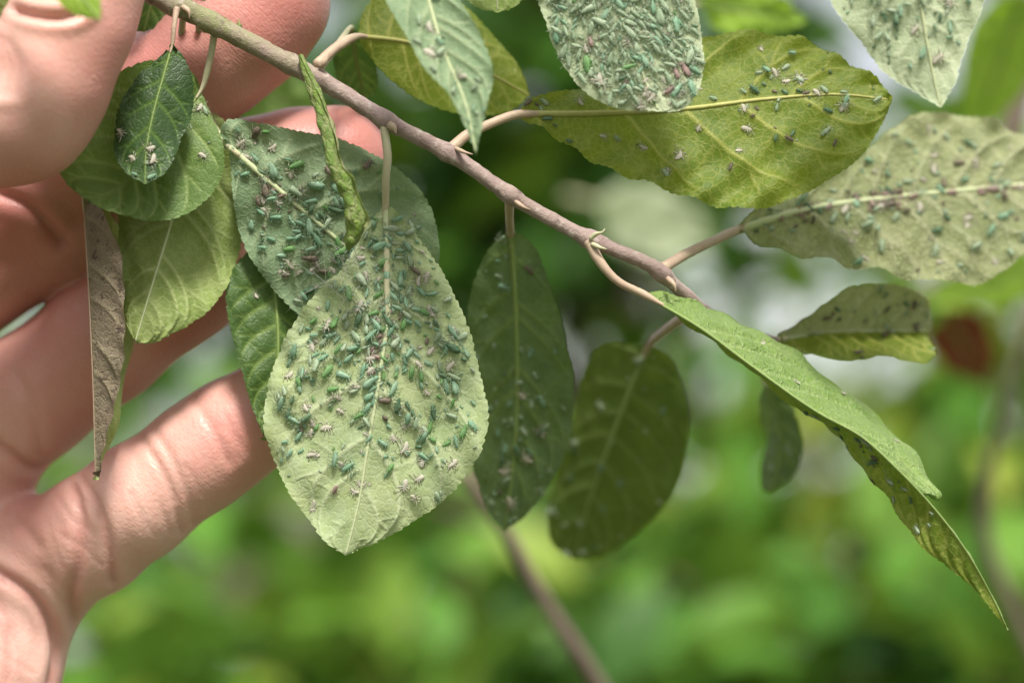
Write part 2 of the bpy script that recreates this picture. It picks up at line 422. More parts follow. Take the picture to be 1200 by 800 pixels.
def tree(name, base, top, centre, radii, nclump, per, size, label, group, seed, tint=(0.0, 1.0), trunk_r=0.05, nlimb=14, spread=0.12):
    r = np.random.default_rng(seed)
    base = np.array(base, float); centre = np.array(centre, float); radii = np.array(radii, float)
    root = empty(name, base, label, 'tree', group)
    path = spline([base, base * 0.5 + np.array(top) * 0.5 + r.normal(0, 0.05, 3) * np.array([1, 1, 0]), np.array(top)], 14)
    v, f = tube_geo(path, np.linspace(trunk_r, trunk_r * 0.45, 14), 9, 0.06)
    mesh_obj('trunk', v, f, M['trunk'], root)
    dirs = r.normal(size=(nclump, 3)); dirs /= np.linalg.norm(dirs, axis=1, keepdims=True)
    cl = centre + dirs * (r.random((nclump, 1)) ** 0.45) * radii
    for k in range(nlimb):
        s = path[int(r.integers(5, 14))]; e = cl[k]
        mid = (s + e) / 2 + np.array([0, 0, 0.12]) * np.linalg.norm(e - s) + r.normal(0, 0.03, 3)
        v, f = tube_geo(spline([s, mid, e], 10), np.linspace(trunk_r * 0.35, trunk_r * 0.08, 10), 6, 0.05)
        mesh_obj('limb', v, f, M['trunk'], root)
    n = nclump * per
    pos = np.repeat(cl, per, 0) + r.normal(0, spread, (n, 3)) * np.array([1, 1, 0.7])
    th = r.random(n) * 2 * np.pi; dr = r.normal(-0.45, 0.35, n)
    x = np.stack([np.cos(th) * np.cos(dr), np.sin(th) * np.cos(dr), np.sin(dr)], -1)
    up = np.tile([0, 0, 1.0], (n, 1)) + r.normal(0, 0.45, (n, 3))
    y = np.cross(up, x); y /= np.linalg.norm(y, axis=1, keepdims=True); z = np.cross(x, y)
    sc = size * r.uniform(0.7, 1.3, n)
    v = pos[:, None] + sc[:, None, None] * (LT[None, :, 0:1] * x[:, None] + LT[None, :, 1:2] * y[:, None] + LT[None, :, 2:3] * z[:, None])
    lf = np.array(LFL)
    f = (np.arange(n)[:, None, None] * len(LT) + lf[None]).reshape(-1, 3)
    clt = r.uniform(tint[0], tint[1], nclump)
    tt = np.clip(np.repeat(clt, per) + r.normal(0, 0.15, n), 0, 1)
    mesh_obj('crown', v.reshape(-1, 3), f, M['crown'], root, attrs={'tint': np.repeat(tt, len(LT))})
    return root

# ------------------------------------------------------------------ leaves
NEARVEIN = {}
SURF = {}            # key -> (points, normals, t, u) used to seat the aphids

def with_depth(pts, z0, z1, bow):
    p = [tuple(q) for q in pts]
    d = np.r_[0, np.cumsum([math.dist(p[i][:2], p[i + 1][:2]) for i in range(len(p) - 1)])]
    d = d / d[-1]
    out = []
    for q, t in zip(p, d):
        z = z0 + (z1 - z0) * t + bow * math.sin(math.pi * min(max(t, 0), 1)) if len(q) == 2 else q[2]
        out.append((q[0], q[1], z))
    return np.array(out, float)

def leaf(key, parent, mid, left, right, mat, z=(0, 0), zm=0.0, zl=0.0, zr=0.0, under=True, nt=150, nu=24, nv=7, tooth=0.22,
         cup=0.0, wave=0.35, vein_w=0.30, vein_h=0.22, quilt=0.25, rib=(3.2, 0.8), rib_mat='rib', petiole=None, pet_r=(4, 4.5),
         pet_mat='petiole', label=None, mats2=None, vslope=0.24, name='leaf', seed=None, pet_to=0.06):
    r = np.random.default_rng(seed if seed is not None else abs(hash(key)) % 1000 if False else sum(map(ord, key)))
    m = spline(with_depth(mid, z[0], z[1], zm), nt)
    l = spline(with_depth(left, z[0], z[1], zl), nt)
    q = spline(with_depth(right, z[0], z[1], zr), nt)
    m3, l3, r3 = C3(*m.T), C3(*l.T), C3(*q.T)
    L = np.sum(np.linalg.norm(np.diff(m3, axis=0), axis=1))
    t = np.linspace(0, 1, nt)
    us = np.linspace(0, 1, nu + 1)
    us = 1 - (1 - us) ** 1.15
    def side(e3, sg):
        w = np.linalg.norm(e3 - m3, axis=1)
        elen = np.sum(np.linalg.norm(np.diff(e3, axis=0), axis=1))
        nteeth = max(12, int(elen / 1.15))
        ph = t * nteeth + 0.4 * np.sin(t * 23 + sg)
        saw = (ph % 1.0) ** 1.4 * (0.35 + 1.1 * np.abs(np.sin(np.floor(ph) * 7.3 + sg)))
        a = np.clip(tooth * saw / np.maximum(w, 0.6), 0, 0.25)
        u = us[None, :] * (1 - a[:, None] * us[None, :] ** 8)
        pos = m3[:, None] + (e3 - m3)[:, None] * u[..., None]
        return pos, w
    Lp, wl = side(l3, 1.0); Rp, wr = side(r3, 2.0)
    pos = np.concatenate([Lp[:, ::-1], Rp[:, 1:]], 1)              # nt x (2nu+1)
    U = np.concatenate([-us[::-1], us[1:]])
    W = np.where(U[None] < 0, wl[:, None], wr[:, None])
    nuv = len(U)
    # normals of the smooth sheet
    def normals(p):
        du = np.gradient(p, axis=1); dt = np.gradient(p, axis=0)
        n = np.cross(dt, du); ln = np.linalg.norm(n, axis=2, keepdims=True)
        n = n / np.maximum(ln, 1e-9)
        return n
    nrm = normals(pos)
    nrm[:2] = nrm[2]; nrm[-2:] = nrm[-3]
    flip = -1.0 if np.mean(nrm[nt // 5: -nt // 5, :, 2]) > 0 else 1.0  # depth grows away from the camera
    nrm = nrm * flip
    au = np.abs(U)[None]; T = t[:, None]
    # veins
    vein = np.zeros_like(pos[..., 0]); wide = np.zeros_like(vein)
    for sg in (-1, 1):
        on = (np.sign(U)[None] == sg) | (U[None] == 0)
        for k in range(nv + 2):
            tk = 0.05 + 0.84 * (k / (nv + 1)) ** 0.92 + r.normal(0, 0.022) + (0.02 if sg > 0 else 0)
            ik = min(int(tk * nt), nt - 1)
            sl_ = vslope * (1 - 0.25 * tk) * r.uniform(0.85, 1.2) * np.clip(W[ik, 0 if sg < 0 else -1] / (W.max() + 1e-9), 0.12, 1)
            path = tk + sl_ * au ** 1.12 + 0.05 * au ** 4
            ca = W / np.sqrt(W ** 2 + (sl_ * L) ** 2 + 1e-6)
            d = np.abs(T - path) * L * ca
            ww = vein_w * (1.15 - 0.75 * au)
            e = np.exp(-(d / ww) ** 2) * np.clip((0.96 - au) * 8, 0, 1) * on * np.clip((0.97 - tk) * 4, 0.15, 1)
            vein = np.maximum(vein, e)
            wide = np.maximum(wide, np.exp(-(d / (ww * 4.5)) ** 2) * on)
            s0 = r.uniform(0.45, 0.65)                              # a fork towards the margin
            path2 = tk + sl_ * s0 ** 1.12 + (au - s0) * sl_ * 0.25
            d2 = np.abs(T - path2) * L
            e2 = np.exp(-(d2 / (ww * 0.8)) ** 2) * np.clip((0.93 - au) * 8, 0, 1) * np.clip((au - s0) * 20, 0, 1) * on * 0.8
            vein = np.maximum(vein, e2)
            s1 = r.uniform(0.25, 0.5)                               # a cross vein back to the previous one
            path3 = tk + sl_ * s1 ** 1.12 - (au - s1) * sl_ * 0.9
            e3_ = np.exp(-(np.abs(T - path3) * L * 0.8 / (ww * 0.7)) ** 2) * np.clip((au - s1) * 20, 0, 1) * np.clip((s1 + 0.3 - au) * 10, 0, 1) * on * 0.6
            vein = np.maximum(vein, e3_)
    ribd = au * W
    ribw = vein_w * 1.6 * (1.1 - 0.7 * T)
    ribe = np.exp(-(ribd / ribw) ** 2)
    wide = np.maximum(wide, np.exp(-(ribd / (ribw * 4)) ** 2))
    sgn = 1.0 if under else -1.0
    env = np.clip(au * W / 1.5, 0, 1) * np.clip((1 - au) * 3.5, 0.25, 1)
    wob = sum(np.sin(2 * np.pi * (T * L / lam + a_) + U[None] * W * 2 * np.pi / (lam * b_) + c_) / kk for lam, a_, b_, c_, kk in
              [(r.uniform(9, 16), r.random(), r.uniform(.6, 1.8), r.random() * 6, 1.0), (r.uniform(5, 8), r.random(), r.uniform(-1.5, -.7), r.random() * 6, 1.8)])
    disp = sgn * (vein_h * vein * 0.7 + quilt * (wide - 0.6)) * env + wave * wob * au ** 1.5 + cup * (au * (2 - au))
    pos = pos + nrm * disp[..., None]
    nrm2 = normals(pos) * flip
    nrm2[:2] = nrm2[2]; nrm2[-2:] = nrm2[-3]
    lc = np.stack([T * L + 0 * U[None], U[None] * W + r.uniform(0, 300), np.full_like(vein, r.uniform(0, 50))], -1)
    i, j = np.meshgrid(np.arange(nt - 1), np.arange(nuv - 1), indexing='ij')
    a0 = i * nuv + j
    F = np.stack([a0, a0 + 1, a0 + nuv + 1, a0 + nuv], -1).reshape(-1, 4)
    wpos = to_world(pos.reshape(-1, 3))
    origin = P(*m[0])
    fm = None
    mm = M[mat]
    if mats2:
        mm = [M[mat], M[mats2]]; fm = ((j < nu).astype(int)).ravel()
    o = mesh_obj(name, wpos, F, mm, parent, origin, attrs={'vein': np.maximum(vein, ribe * 0.9).ravel(), 'leafco': lc.reshape(-1, 3)}, fmats=fm)
    if label: o['label'] = label
    # midrib on the side that faces the viewer
    mpath = pos[:, nu] + nrm2[:, nu] * 0.02
    rr = np.interp(t, [0, 1], rib) * K * m3[:, 2]
    vv, ff = tube_geo(to_world(mpath[1:-2]), rr[1:-2] / 1000.0, 7, 0.03)
    mesh_obj('midrib', vv, ff, M[rib_mat], o)
    if petiole is not None:
        kt = max(3, int(pet_to * nt)); idx = [3] if kt < 12 else [3, kt // 2]
        def back(k):
            p = pos[k, nu] + nrm2[k, nu] * 0.12
            return [p[0] / (K * p[2]) + 600, 400 - p[1] / (K * p[2]), p[2] - FOCUS * 1000]
        pp = np.array([list(x) if len(x) == 3 else [*x, z[0]] for x in petiole] + [back(k) for k in idx] + [back(kt)], float)
        pxtube('petiole', pp, list(np.linspace(pet_r[0], pet_r[1], len(petiole))) + [max(rib[0], pet_r[1] * 0.95)] * len(idx) + [np.interp(pet_to, [0, 1], rib) * 0.8], M[pet_mat], o, n=40, rough=0.02)
    SURF[key] = (pos, nrm2, t, U, W); NEARVEIN[key] = wide
    return o

# ---- the held twig
TW = [(-620, -420, 10), (-330, -270, 4), (-60, -118, -2), (110, -40, -3), (190, -2, -1), (250, 28, 0), (330, 70, 0), (400, 108, 0), (455, 143, 0),
      (530, 182, 0), (600, 230, 0), (690, 280, 1), (770, 316, 3), (805, 347, 7), (850, 378, 15), (910, 399, 24)]
TR = [20, 17, 14, 13, 12.5, 12, 11, 10, 9.5, 9, 8.7, 8.5, 8.2, 7, 5.5, 4]
twig = empty('plum_branch', P(-620, -420, 10), 'thin purplish plum twig with aphid-infested leaves pinched between thumb and fingers', 'branch')
n = 260
ts = spline(TW, n)
tr = np.interp(np.linspace(0, 1, n), np.linspace(0, 1, len(TR)), TR)
arcl = np.r_[0, np.cumsum(np.linalg.norm(np.diff(ts[:, :2], axis=0), axis=1))]
# radii follow the control points by their place along the curve
cpos = [arcl[np.argmin(np.hypot(ts[:, 0] - c[0], ts[:, 1] - c[1]))] for c in TW]
tr = np.interp(arcl, cpos, TR)
for nx, ny, am in [(205, 6, 2.5), (245, 28, 2), (340, 75, 2.5), (375, 92, 2.5), (452, 141, 3), (525, 178, 3.5), (597, 228, 3), (690, 281, 4), (775, 320, 4), (805, 347, 2), (700, 287, 2)]:
    tr += am * np.exp(-((ts[:, 0] - nx) ** 2 + (ts[:, 1] - ny) ** 2) / 9.0 ** 2)
tw3 = P(ts[:, 0], ts[:, 1], ts[:, 2])
v, f = tube_geo(tw3, tr * K * (FOCUS + ts[:, 2] / 1000), 14, 0.04)
greenv = np.exp(-((ts[:, 0] - 265) / 75.0) ** 2)
ga = np.r_[np.repeat(greenv, 14), 0, 0]
stem = mesh_obj('stem', v, f, M['bark'], twig, P(-620, -420, 10), attrs={'green': ga})

def bud(pts, r0, mat='petiole_pink', name='bud'):
    return pxtube(name, pts, [r0, r0 * 1.1, r0 * 0.6, 0.5], M[mat], twig, n=12, sides=7, rough=0.04)
bud([(456, 146, -1.5), (462, 151, -2), (464, 157, -2.2)], 4.5)
bud([(534, 174, -1), (543, 178, -2), (554, 181, -2.2)], 2.4, name='stipule')
bud([(692, 280, -1), (699, 274, -1.5), (706, 272, -2), (709, 268, -2)], 2.8, 'petiole', name='stipule')
bud([(694, 286, -1), (703, 290, -2), (711, 292, -2)], 2.8, 'petiole', name='stipule')
bud([(376, 78, -1), (382, 70, -1.5), (384, 64, -1.5)], 4)
bud([(604, 236, -1), (614, 243, -1.5), (622, 246, -1)], 2.6, name='stipule')
bud([(214, 8, -2), (221, 14, -2.5), (222, 22, -2.5)], 3.2)
bud([(782, 326, 1), (790, 334, 0), (792, 342, 0)], 3.2)

# upper left cluster
leaf('small_dark', twig, [(202, 53), (190, 95), (178, 140), (171, 180), (170, 216)],
     [(202, 53), (188, 65), (165, 85), (145, 115), (134, 150), (133, 180), (147, 203), (170, 216)],
     [(202, 53), (211, 60), (222, 80), (228, 105), (227, 132), (215, 160), (204, 186), (190, 207), (170, 216)],
     'darkest', z=(-3, -9), zl=1.5, zr=2.5, under=False, nv=4, rib=(1.3, 0.4), rib_mat='rib_dark', petiole=[(207, 10, -2), (204, 30, -3)], pet_r=(4.5, 3), pet_mat='petiole_pink',
     quilt=0.15)
leaf('mid_left', twig, [(236, 106), (205, 150), (165, 195), (130, 225), (98, 233)],
     [(236, 106), (222, 82), (190, 70), (150, 78), (110, 112), (76, 165), (66, 188), (78, 215), (98, 233)],
     [(236, 106), (248, 135), (261, 165), (263, 195), (250, 226), (225, 248), (190, 260), (150, 255), (118, 245), (98, 233)],
     'mid', z=(3, -3), zl=-2, zr=-1.5, under=False, nv=5, rib=(1.5, 0.6), rib_mat='rib_dark', petiole=[(252, 35, 1), (246, 70, 2)], pet_r=(4.5, 4), vein_h=0.2, quilt=0.25)
leaf('lit_left', twig, [(226, 120), (216, 190), (200, 262), (178, 335), (158, 402)],
     [(226, 120), (190, 140), (155, 190), (136, 250), (137, 310), (146, 370), (158, 402)],
     [(226, 120), (258, 135), (278, 178), (286, 235), (283, 292), (268, 332), (240, 368), (205, 390), (175, 403), (158, 402)],
     'light', z=(8, 2), zm=-1, zl=3, zr=2.5, under=True, nv=6, nu=30, nt=180, rib=(2.6, 0.8), petiole=[(215, 14, 3), (212, 70, 8)], vein_h=0.28, vein_w=0.26, quilt=0.4, wave=0.7)
leaf('withered', twig, [(98, 228, 6), (102, 300, 4), (107, 400, 2), (110, 480, 2), (112, 562, 2)],
     [(98, 228, 6), (118, 240, 13), (134, 270, 15), (146, 320, 15), (151, 365, 14), (149, 410, 13), (142, 452, 11), (131, 503, 8), (119, 540, 5), (112, 562, 2)],
     [(98, 228, 6), (116, 244, 2), (130, 275, -1), (139, 320, -2), (144, 362, -2), (142, 410, -2), (135, 450, -1), (126, 500, 0), (116, 540, 1), (112, 562, 2)],
     'brown', mats2='light', nv=5, rib=(1.3, 0.5), rib_mat='petiole_pink', petiole=[(160, 10, 8), (120, 120, 9)], vein_h=0.3, wave=0.3, cup=-0.6, tooth=0.15, quilt=0.12,
     label='withered brown folded leaf with a green rim')
leaf('dark_left', twig, [(318, 285), (322, 340), (326, 400), (322, 460), (311, 516)],
     [(318, 285), (290, 295), (264, 338), (267, 377), (277, 415), (288, 456), (299, 490), (311, 516)],
     [(318, 285), (346, 310), (356, 360), (354, 410), (342, 465), (311, 516)],
     'dark', z=(9, 6), zl=-1, zr=4, under=False, nv=6, rib=(2.4, 0.8), rib_mat='rib_dark', petiole=[(240, 28, 4), (244, 100, 11), (262, 200, 12), (300, 262, 11)], quilt=0.28, vein_h=0.2, cup=0.6)
leaf('behind_twig', twig, [(255, -95), (268, -40), (281, 34)], [(255, -95), (225, -60), (232, -10), (250, 14), (281, 34)],
     [(255, -95), (292, -70), (312, -20), (305, 20), (281, 34)], 'mid', z=(8, 3), under=False, nv=5, nt=90, nu=16, rib_mat='rib_dark', petiole=[(150, -20, 2), (210, -90, 6)])
leaf('black_left', twig, [(198, -60), (182, -10), (168, 38)], [(198, -60), (160, -40), (148, 5), (152, 36), (168, 38)],
     [(198, -60), (222, -30), (214, 0), (195, 28), (168, 38)], 'dark', z=(6, 9), under=False, nv=4, nt=90, nu=16, rib_mat='rib_dark', petiole=[(160, -15, 2), (185, -60, 5)])

# centre
leaf('behind_big', twig, [(268, 172), (325, 221), (370, 259), (430, 310), (488, 356)],
     [(268, 172), (258, 158), (263, 142), (300, 143), (350, 153), (400, 163), (438, 180), (475, 204), (501, 234), (513, 270), (514, 315), (488, 356)],
     [(268, 172), (272, 225), (284, 285), (306, 322), (349, 368), (400, 390), (450, 385), (488, 356)],
     'grey', z=(3, 8), zl=-1, zr=0.5, nt=170, nu=30, rib=(4.2, 1), nv=6, wave=0.6, vein_w=0.33, petiole=[(232, 22, 3), (238, 80, 9), (246, 140, 8)], vslope=0.3, quilt=0.45)
leaf('big', twig, [(452, 238), (453, 300), (455, 365), (448, 420), (440, 470), (430, 530), (420, 590), (405, 651)],
     [(452, 238), (432, 262), (400, 316), (377, 337), (351, 367), (325, 412), (311, 460), (310, 502), (318, 537), (338, 576), (357, 604), (374, 626), (392, 643), (405, 651)],
     [(452, 238), (464, 248), (486, 270), (510, 304), (539, 356), (558, 412), (570, 464), (573, 485), (567, 520), (553, 548), (532, 576), (504, 600), (479, 616), (448, 634), (428, 642), (405, 651)],
     'pale', z=(0, -2), zm=-1.0, zl=2.0, zr=2.5, nt=260, nu=44, nv=5, rib=(4.0, 1.0), pet_to=0.34, vein_w=0.33, vein_h=0.3, quilt=0.3, tooth=0.26,
     petiole=[(449, 137, 0.3), (451, 155, -0.8), (454, 185, -2.4), (452, 215, -2.0)], pet_r=(5.6, 4.2), wave=0.6, vslope=0.27)
leaf('right_of_big', twig, [(598, 268), (603, 330), (606, 400), (606, 480), (600, 560), (591, 622)],
     [(598, 268), (574, 290), (555, 332), (546, 378), (545, 430), (548, 500), (557, 562), (572, 600), (591, 622)],
     [(598, 268), (617, 278), (641, 320), (657, 372), (671, 430), (671, 476), (668, 521), (652, 555), (634, 583), (611, 609), (591, 622)],
     'powdered_dark', z=(18, 32), zl=4, zr=-4, rib=(3.8, 1), rib_mat='rib_dark', nv=6, petiole=[(597, 234, 1), (597, 252, 6)], pet_r=(6, 5), pet_mat='petiole_pink', vein_h=0.25, quilt=0.22)
leaf('far_olive', twig, [(760, 404), (735, 466), (709, 535), (690, 590), (672, 655)],
     [(760, 404), (703, 404), (680, 440), (669, 493), (650, 556), (642, 600), (648, 640), (672, 655)],
     [(760, 404), (784, 415), (797, 440), (807, 478), (806, 519), (795, 566), (775, 598), (735, 635), (700, 655), (672, 655)],
     'deepolive', z=(42, 62), zl=3, zr=3, rib=(3, 1), rib_mat='rib_dark', nv=6, petiole=[(801, 371, 12), (782, 385, 22)], pet_r=(6, 5.5), pet_mat='petiole_pink')
leaf('hanging_small', twig, [(895, 445), (908, 480), (914, 525), (904, 577)], [(895, 445), (890, 470), (896, 510), (892, 550), (893, 575), (904, 577)],
     [(895, 445), (921, 468), (939, 500), (941, 532), (926, 562), (904, 577)], 'powdered_dark', z=(44, 50), zl=6, zr=-2, nt=100, nu=16, rib=(3, 1), rib_mat='rib_dark',
     petiole=[(860, 383, 16), (888, 410, 32)], pet_r=(4, 5), nv=5)
leaf('curled_small', twig, [(913, 398), (965, 390), (1030, 388), (1088, 388)],
     [(913, 398), (938, 384, 22), (962, 369, 21), (997, 347, 22), (1035, 338, 24), (1072, 344, 26), (1094, 360, 28), (1095, 375, 29), (1088, 388, 28)],
     [(913, 398), (945, 407, 17), (994, 412, 14), (1050, 410, 14), (1084, 414, 17), (1096, 404, 20), (1088, 388, 28)], 'yellow', z=(24, 28), zm=4, nt=120, nu=20, nv=6, rib=(3, 1),
     petiole=[(906, 398, 24)], wave=0.25, quilt=0.6, vein_h=0.5, label='small curled mottled leaf with a yellow-green lower margin', mats2='mottled', cup=-1.2)
leaf('drooping', twig, [(748, 342, 0), (820, 384, -1), (880, 428, -2), (960, 484, -4), (1010, 512, -5), (1050, 548, -6), (1090, 590, -6), (1132, 645, -6), (1163, 700, -5), (1181, 738, -4)],
     [(748, 342, 0), (785, 346, 4), (830, 358, 8), (910, 400, 13), (985, 452, 14), (1040, 500, 11), (1080, 545, 4), (1101, 583, -2), (1080, 574, -1), (1102, 608, 0), (1138, 660, 1), (1166, 708, -2), (1181, 738, -4)],
     [(748, 342, 0), (815, 384, 6), (880, 432, 14), (930, 475, 15), (985, 512, 10), (1020, 560, 3), (1060, 615, -2), (1092, 651, -4), (1140, 690, -5), (1181, 738, -4)],
     'yellow', mats2='leafgreen', under=False, nt=230, nu=28, nv=11, rib=(2.2, 0.8), rib_mat='rib_dark', petiole=[(690, 283, 0), (702, 305, -1), (722, 328, -1)], pet_r=(7, 5), pet_mat='petiole_pink',
     wave=0.4, quilt=0.5, vein_h=0.3)

# upper right
leaf('yellow_right', twig, [(606, 134), (700, 133), (800, 128), (900, 116), (985, 111), (1044, 117)],
     [(606, 134), (622, 116), (660, 105), (720, 88), (780, 58), (825, 41), (874, 36), (919, 40), (975, 60), (1012, 81), (1038, 103), (1044, 117)],
     [(606, 134), (640, 156), (690, 186), (750, 213), (806, 230), (858, 246), (889, 244), (930, 232), (975, 210), (1009, 184), (1028, 157), (1041, 132), (1044, 117)],
     'yellow', z=(4, 8), zl=4, zr=-4, nt=240, nu=40, nv=4, rib=(4.6, 1.0), rib_mat='rib_yellow', petiole=[(527, 176, 0), (545, 160, 1), (575, 145, 3)], pet_r=(7, 6),
     pet_mat='petiole_pink', vein_w=0.34, vein_h=0.3, quilt=0.35, vslope=0.27, wave=0.8)
leaf('mottled_right', twig, [(862, 270), (940, 247), (1040, 232), (1120, 224), (1200, 216), (1290, 205)],
     [(862, 270), (885, 245), (950, 215), (1010, 180), (1040, 152), (1069, 136), (1106, 131), (1151, 137), (1200, 156), (1260, 182), (1290, 205)],
     [(862, 270), (880, 282), (930, 297), (1000, 312), (1065, 325), (1110, 331), (1140, 332), (1165, 325), (1200, 300), (1255, 255), (1290, 205)],
     'mottled', z=(18, 38), zl=4, zr=-6, nt=190, nu=32, rib=(5.5, 1.5), petiole=[(777, 314, 3), (800, 300, 7), (830, 285, 11)], pet_r=(7, 5.6), pet_mat='petiole_pink', vein_w=0.5,
     vein_h=0.7, quilt=0.8, wave=1.0, vslope=0.2)
leaf('yellow_top', twig, [(418, 42), (480, 50), (550, 75), (621, 112)], [(418, 42), (430, 5), (475, -18), (530, -2), (575, 35), (606, 75), (621, 112)],
     [(418, 42), (448, 85), (500, 122), (555, 136), (600, 130), (621, 112)], 'yellow', z=(8, 20), zl=4, nt=130, nu=22, rib=(3, 1), rib_mat='rib_yellow',
     petiole=[(372, 76, 0), (394, 56, 3)], pet_r=(7, 6), pet_mat='petiole_pink', nv=6)
leaf('dark_top', twig, [(412, 30), (418, 70), (428, 118)], [(412, 30), (394, 45), (392, 85), (405, 112), (428, 118)], [(412, 30), (432, 50), (443, 85), (442, 108), (428, 118)],
     'dark', z=(14, 22), nt=80, nu=12, nv=4, rib_mat='rib_dark', petiole=[(375, 82, 3), (398, 50, 8)])

# rolled young leaf: a scroll
def rolled(parent):
    pts = np.array([(352, 66, -2), (362, 92, -4), (376, 130, -6), (385, 160, -7.5), (390, 188, -9), (408, 226, -9), (417, 262, -9), (408, 293, -8)], float)
    nn = 90
    s = spline(pts, nn)
    rad = np.interp(np.linspace(0, 1, nn), [0, .1, .3, .5, .68, .85, .95, 1], [4, 7, 9.5, 9.5, 11, 13.5, 10, 3])
    rad = rad * (1 + 0.07 * np.sin(np.linspace(0, 40, nn)))
    c = C3(*s.T); tt, nrm, bi = frames(c)
    k = 44
    ph = np.linspace(0, 2.55 * np.pi, k)
    rr = (rad * K * c[:, 2])[:, None] * (1 + 0.10 * np.sin(np.linspace(0, 31, nn)[:, None] + 2.2 * ph[None]) + 0.07 * np.sin(np.linspace(0, 61, nn)[:, None] - 3.1 * ph[None])) * (1.0 - 0.36 * ph / ph[-1])[None] * (1 + 0.05 * np.sin(ph * 3 + 1)[None])
    tw = np.linspace(0, 2.2, nn)[:, None] + 3.4
    a = ph[None] + tw
    pos = c[:, None] + rr[..., None] * (np.cos(a)[..., None] * nrm[:, None] + np.sin(a)[..., None] * bi[:, None])
    i, j = np.meshgrid(np.arange(nn - 1), np.arange(k - 1), indexing='ij'); a0 = i * k + j
    F = np.stack([a0, a0 + 1, a0 + k + 1, a0 + k], -1).reshape(-1, 4)
    T = np.linspace(0, 1, nn)[:, None] * 30 + 0 * ph[None]
    lc = np.stack([T, ph[None] * 1.6 + 0 * T, 0 * T + 7], -1).reshape(-1, 3)
    ve = np.maximum(np.exp(-((ph[None] - 0.0) / 0.6) ** 2) * (T > 9), 0.4 * np.clip(np.sin(T * 1.1 + ph[None] * 1.5) * 3 - 2, 0, 1))
    o = mesh_obj('leaf', to_world(pos.reshape(-1, 3)), F, M['rolled'], parent, P(*pts[0]), attrs={'vein': ve.ravel(), 'leafco': lc})
    o['label'] = 'bright green young leaf rolled into a scroll'
rolled(twig)

# ---- a branch overhead, out of frame, whose leaves hang into view
over = empty('plum_branch', P(-200, -420, 0), 'overhead plum branch, its powdery aphid-crowded leaves hanging into the picture from above', 'branch')
ov = [(-260, -430, -20), (100, -380, -15), (450, -330, -12), (750, -340, -10), (1050, -300, -12), (1350, -240, -10)]
pxtube('stem', ov, [30, 26, 22, 18, 14, 8], M['bark'], over, n=120, sides=12, rough=0.03)
leaf('crowded_top', over, [(688, -225), (700, -110), (722, 0), (746, 70), (772, 131)],
     [(688, -225), (650, -170), (625, -80), (629, 0), (640, 28), (646, 50), (660, 77), (674, 97), (690, 112), (712, 124), (740, 130), (772, 131)],
     [(688, -225), (745, -170), (800, -80), (815, 0), (824, 45), (825, 80), (818, 108), (804, 126), (790, 132), (772, 131)],
     'top', z=(-8, -9), zl=1.5, zr=2.5, nt=220, nu=40, rib=(5, 1.2), petiole=[(680, -335, -11), (684, -280, -9)], pet_r=(6, 5.5), tooth=0.16, vein_h=0.2, quilt=0.3)
leaf('pointed_top', over, [(1052, -190), (1068, -80), (1080, 10), (1090, 70), (1102, 126)],
     [(1052, -190), (990, -130), (962, -60), (972, 0), (1008, 50), (1035, 85), (1072, 109), (1102, 126)],
     [(1052, -190), (1120, -150), (1165, -70), (1156, 0), (1133, 55), (1112, 112), (1102, 126)],
     'top', z=(-16, -15), zl=3, zr=2, nt=170, nu=28, rib=(4.5, 1), petiole=[(1048, -300, -12), (1050, -240, -15)], pet_r=(6, 5))
leaf('front_top', over, [(470, -120), (492, -40), (520, 60), (545, 120), (558, 182)],
     [(470, -120), (430, -70), (452, 0), (474, 42), (500, 82), (532, 122), (558, 182)],
     [(470, -120), (510, -90), (530, -20), (562, 38), (579, 86), (572, 125), (558, 182)],
     'grey', z=(-14, -22), zl=-3, zr=-1, nt=140, nu=22, rib=(3, 1), petiole=[(462, -330, -12), (465, -220, -13)])
leaf('pale_top', over, [(585, -110), (582, -50), (583, 15)], [(585, -110), (545, -70), (538, -10), (560, 10), (583, 15)], [(585, -110), (625, -70), (618, -8), (602, 10), (583, 15)],
     'light', z=(6, 8), nt=80, nu=14, petiole=[(590, -335, -10), (588, -200, 0)], nv=5)
leaf('front_bright', over, [(20, -120), (62, -50), (117, 24)], [(20, -120), (20, -60), (60, -4), (88, 18), (117, 24)], [(20, -120), (75, -90), (108, -30), (119, 4), (117, 24)],
     'bright', z=(-36, -40), nt=90, nu=14, nv=5, rib_mat='rib_dark', petiole=[(0, -400, -18), (10, -240, -30)], label='small bright green out-of-focus leaf tip in front of the thumb')
leaf('corner', over, [(-70, -90), (-40, -30), (2, 36)], [(-70, -90), (-95, -40), (-50, 20), (2, 36)], [(-70, -90), (-20, -80), (22, -10), (18, 15), (2, 36)],
     'olive', z=(-24, -20), nt=90, nu=14, nv=5, petiole=[(-100, -410, -18), (-85, -240, -20)])

# ------------------------------------------------------------------ the hand: one continuous surface
def smin(a, b, k):
    h = np.clip(k - np.abs(a - b), 0, None) / k
    return np.minimum(a, b) - h * h * k * 0.25

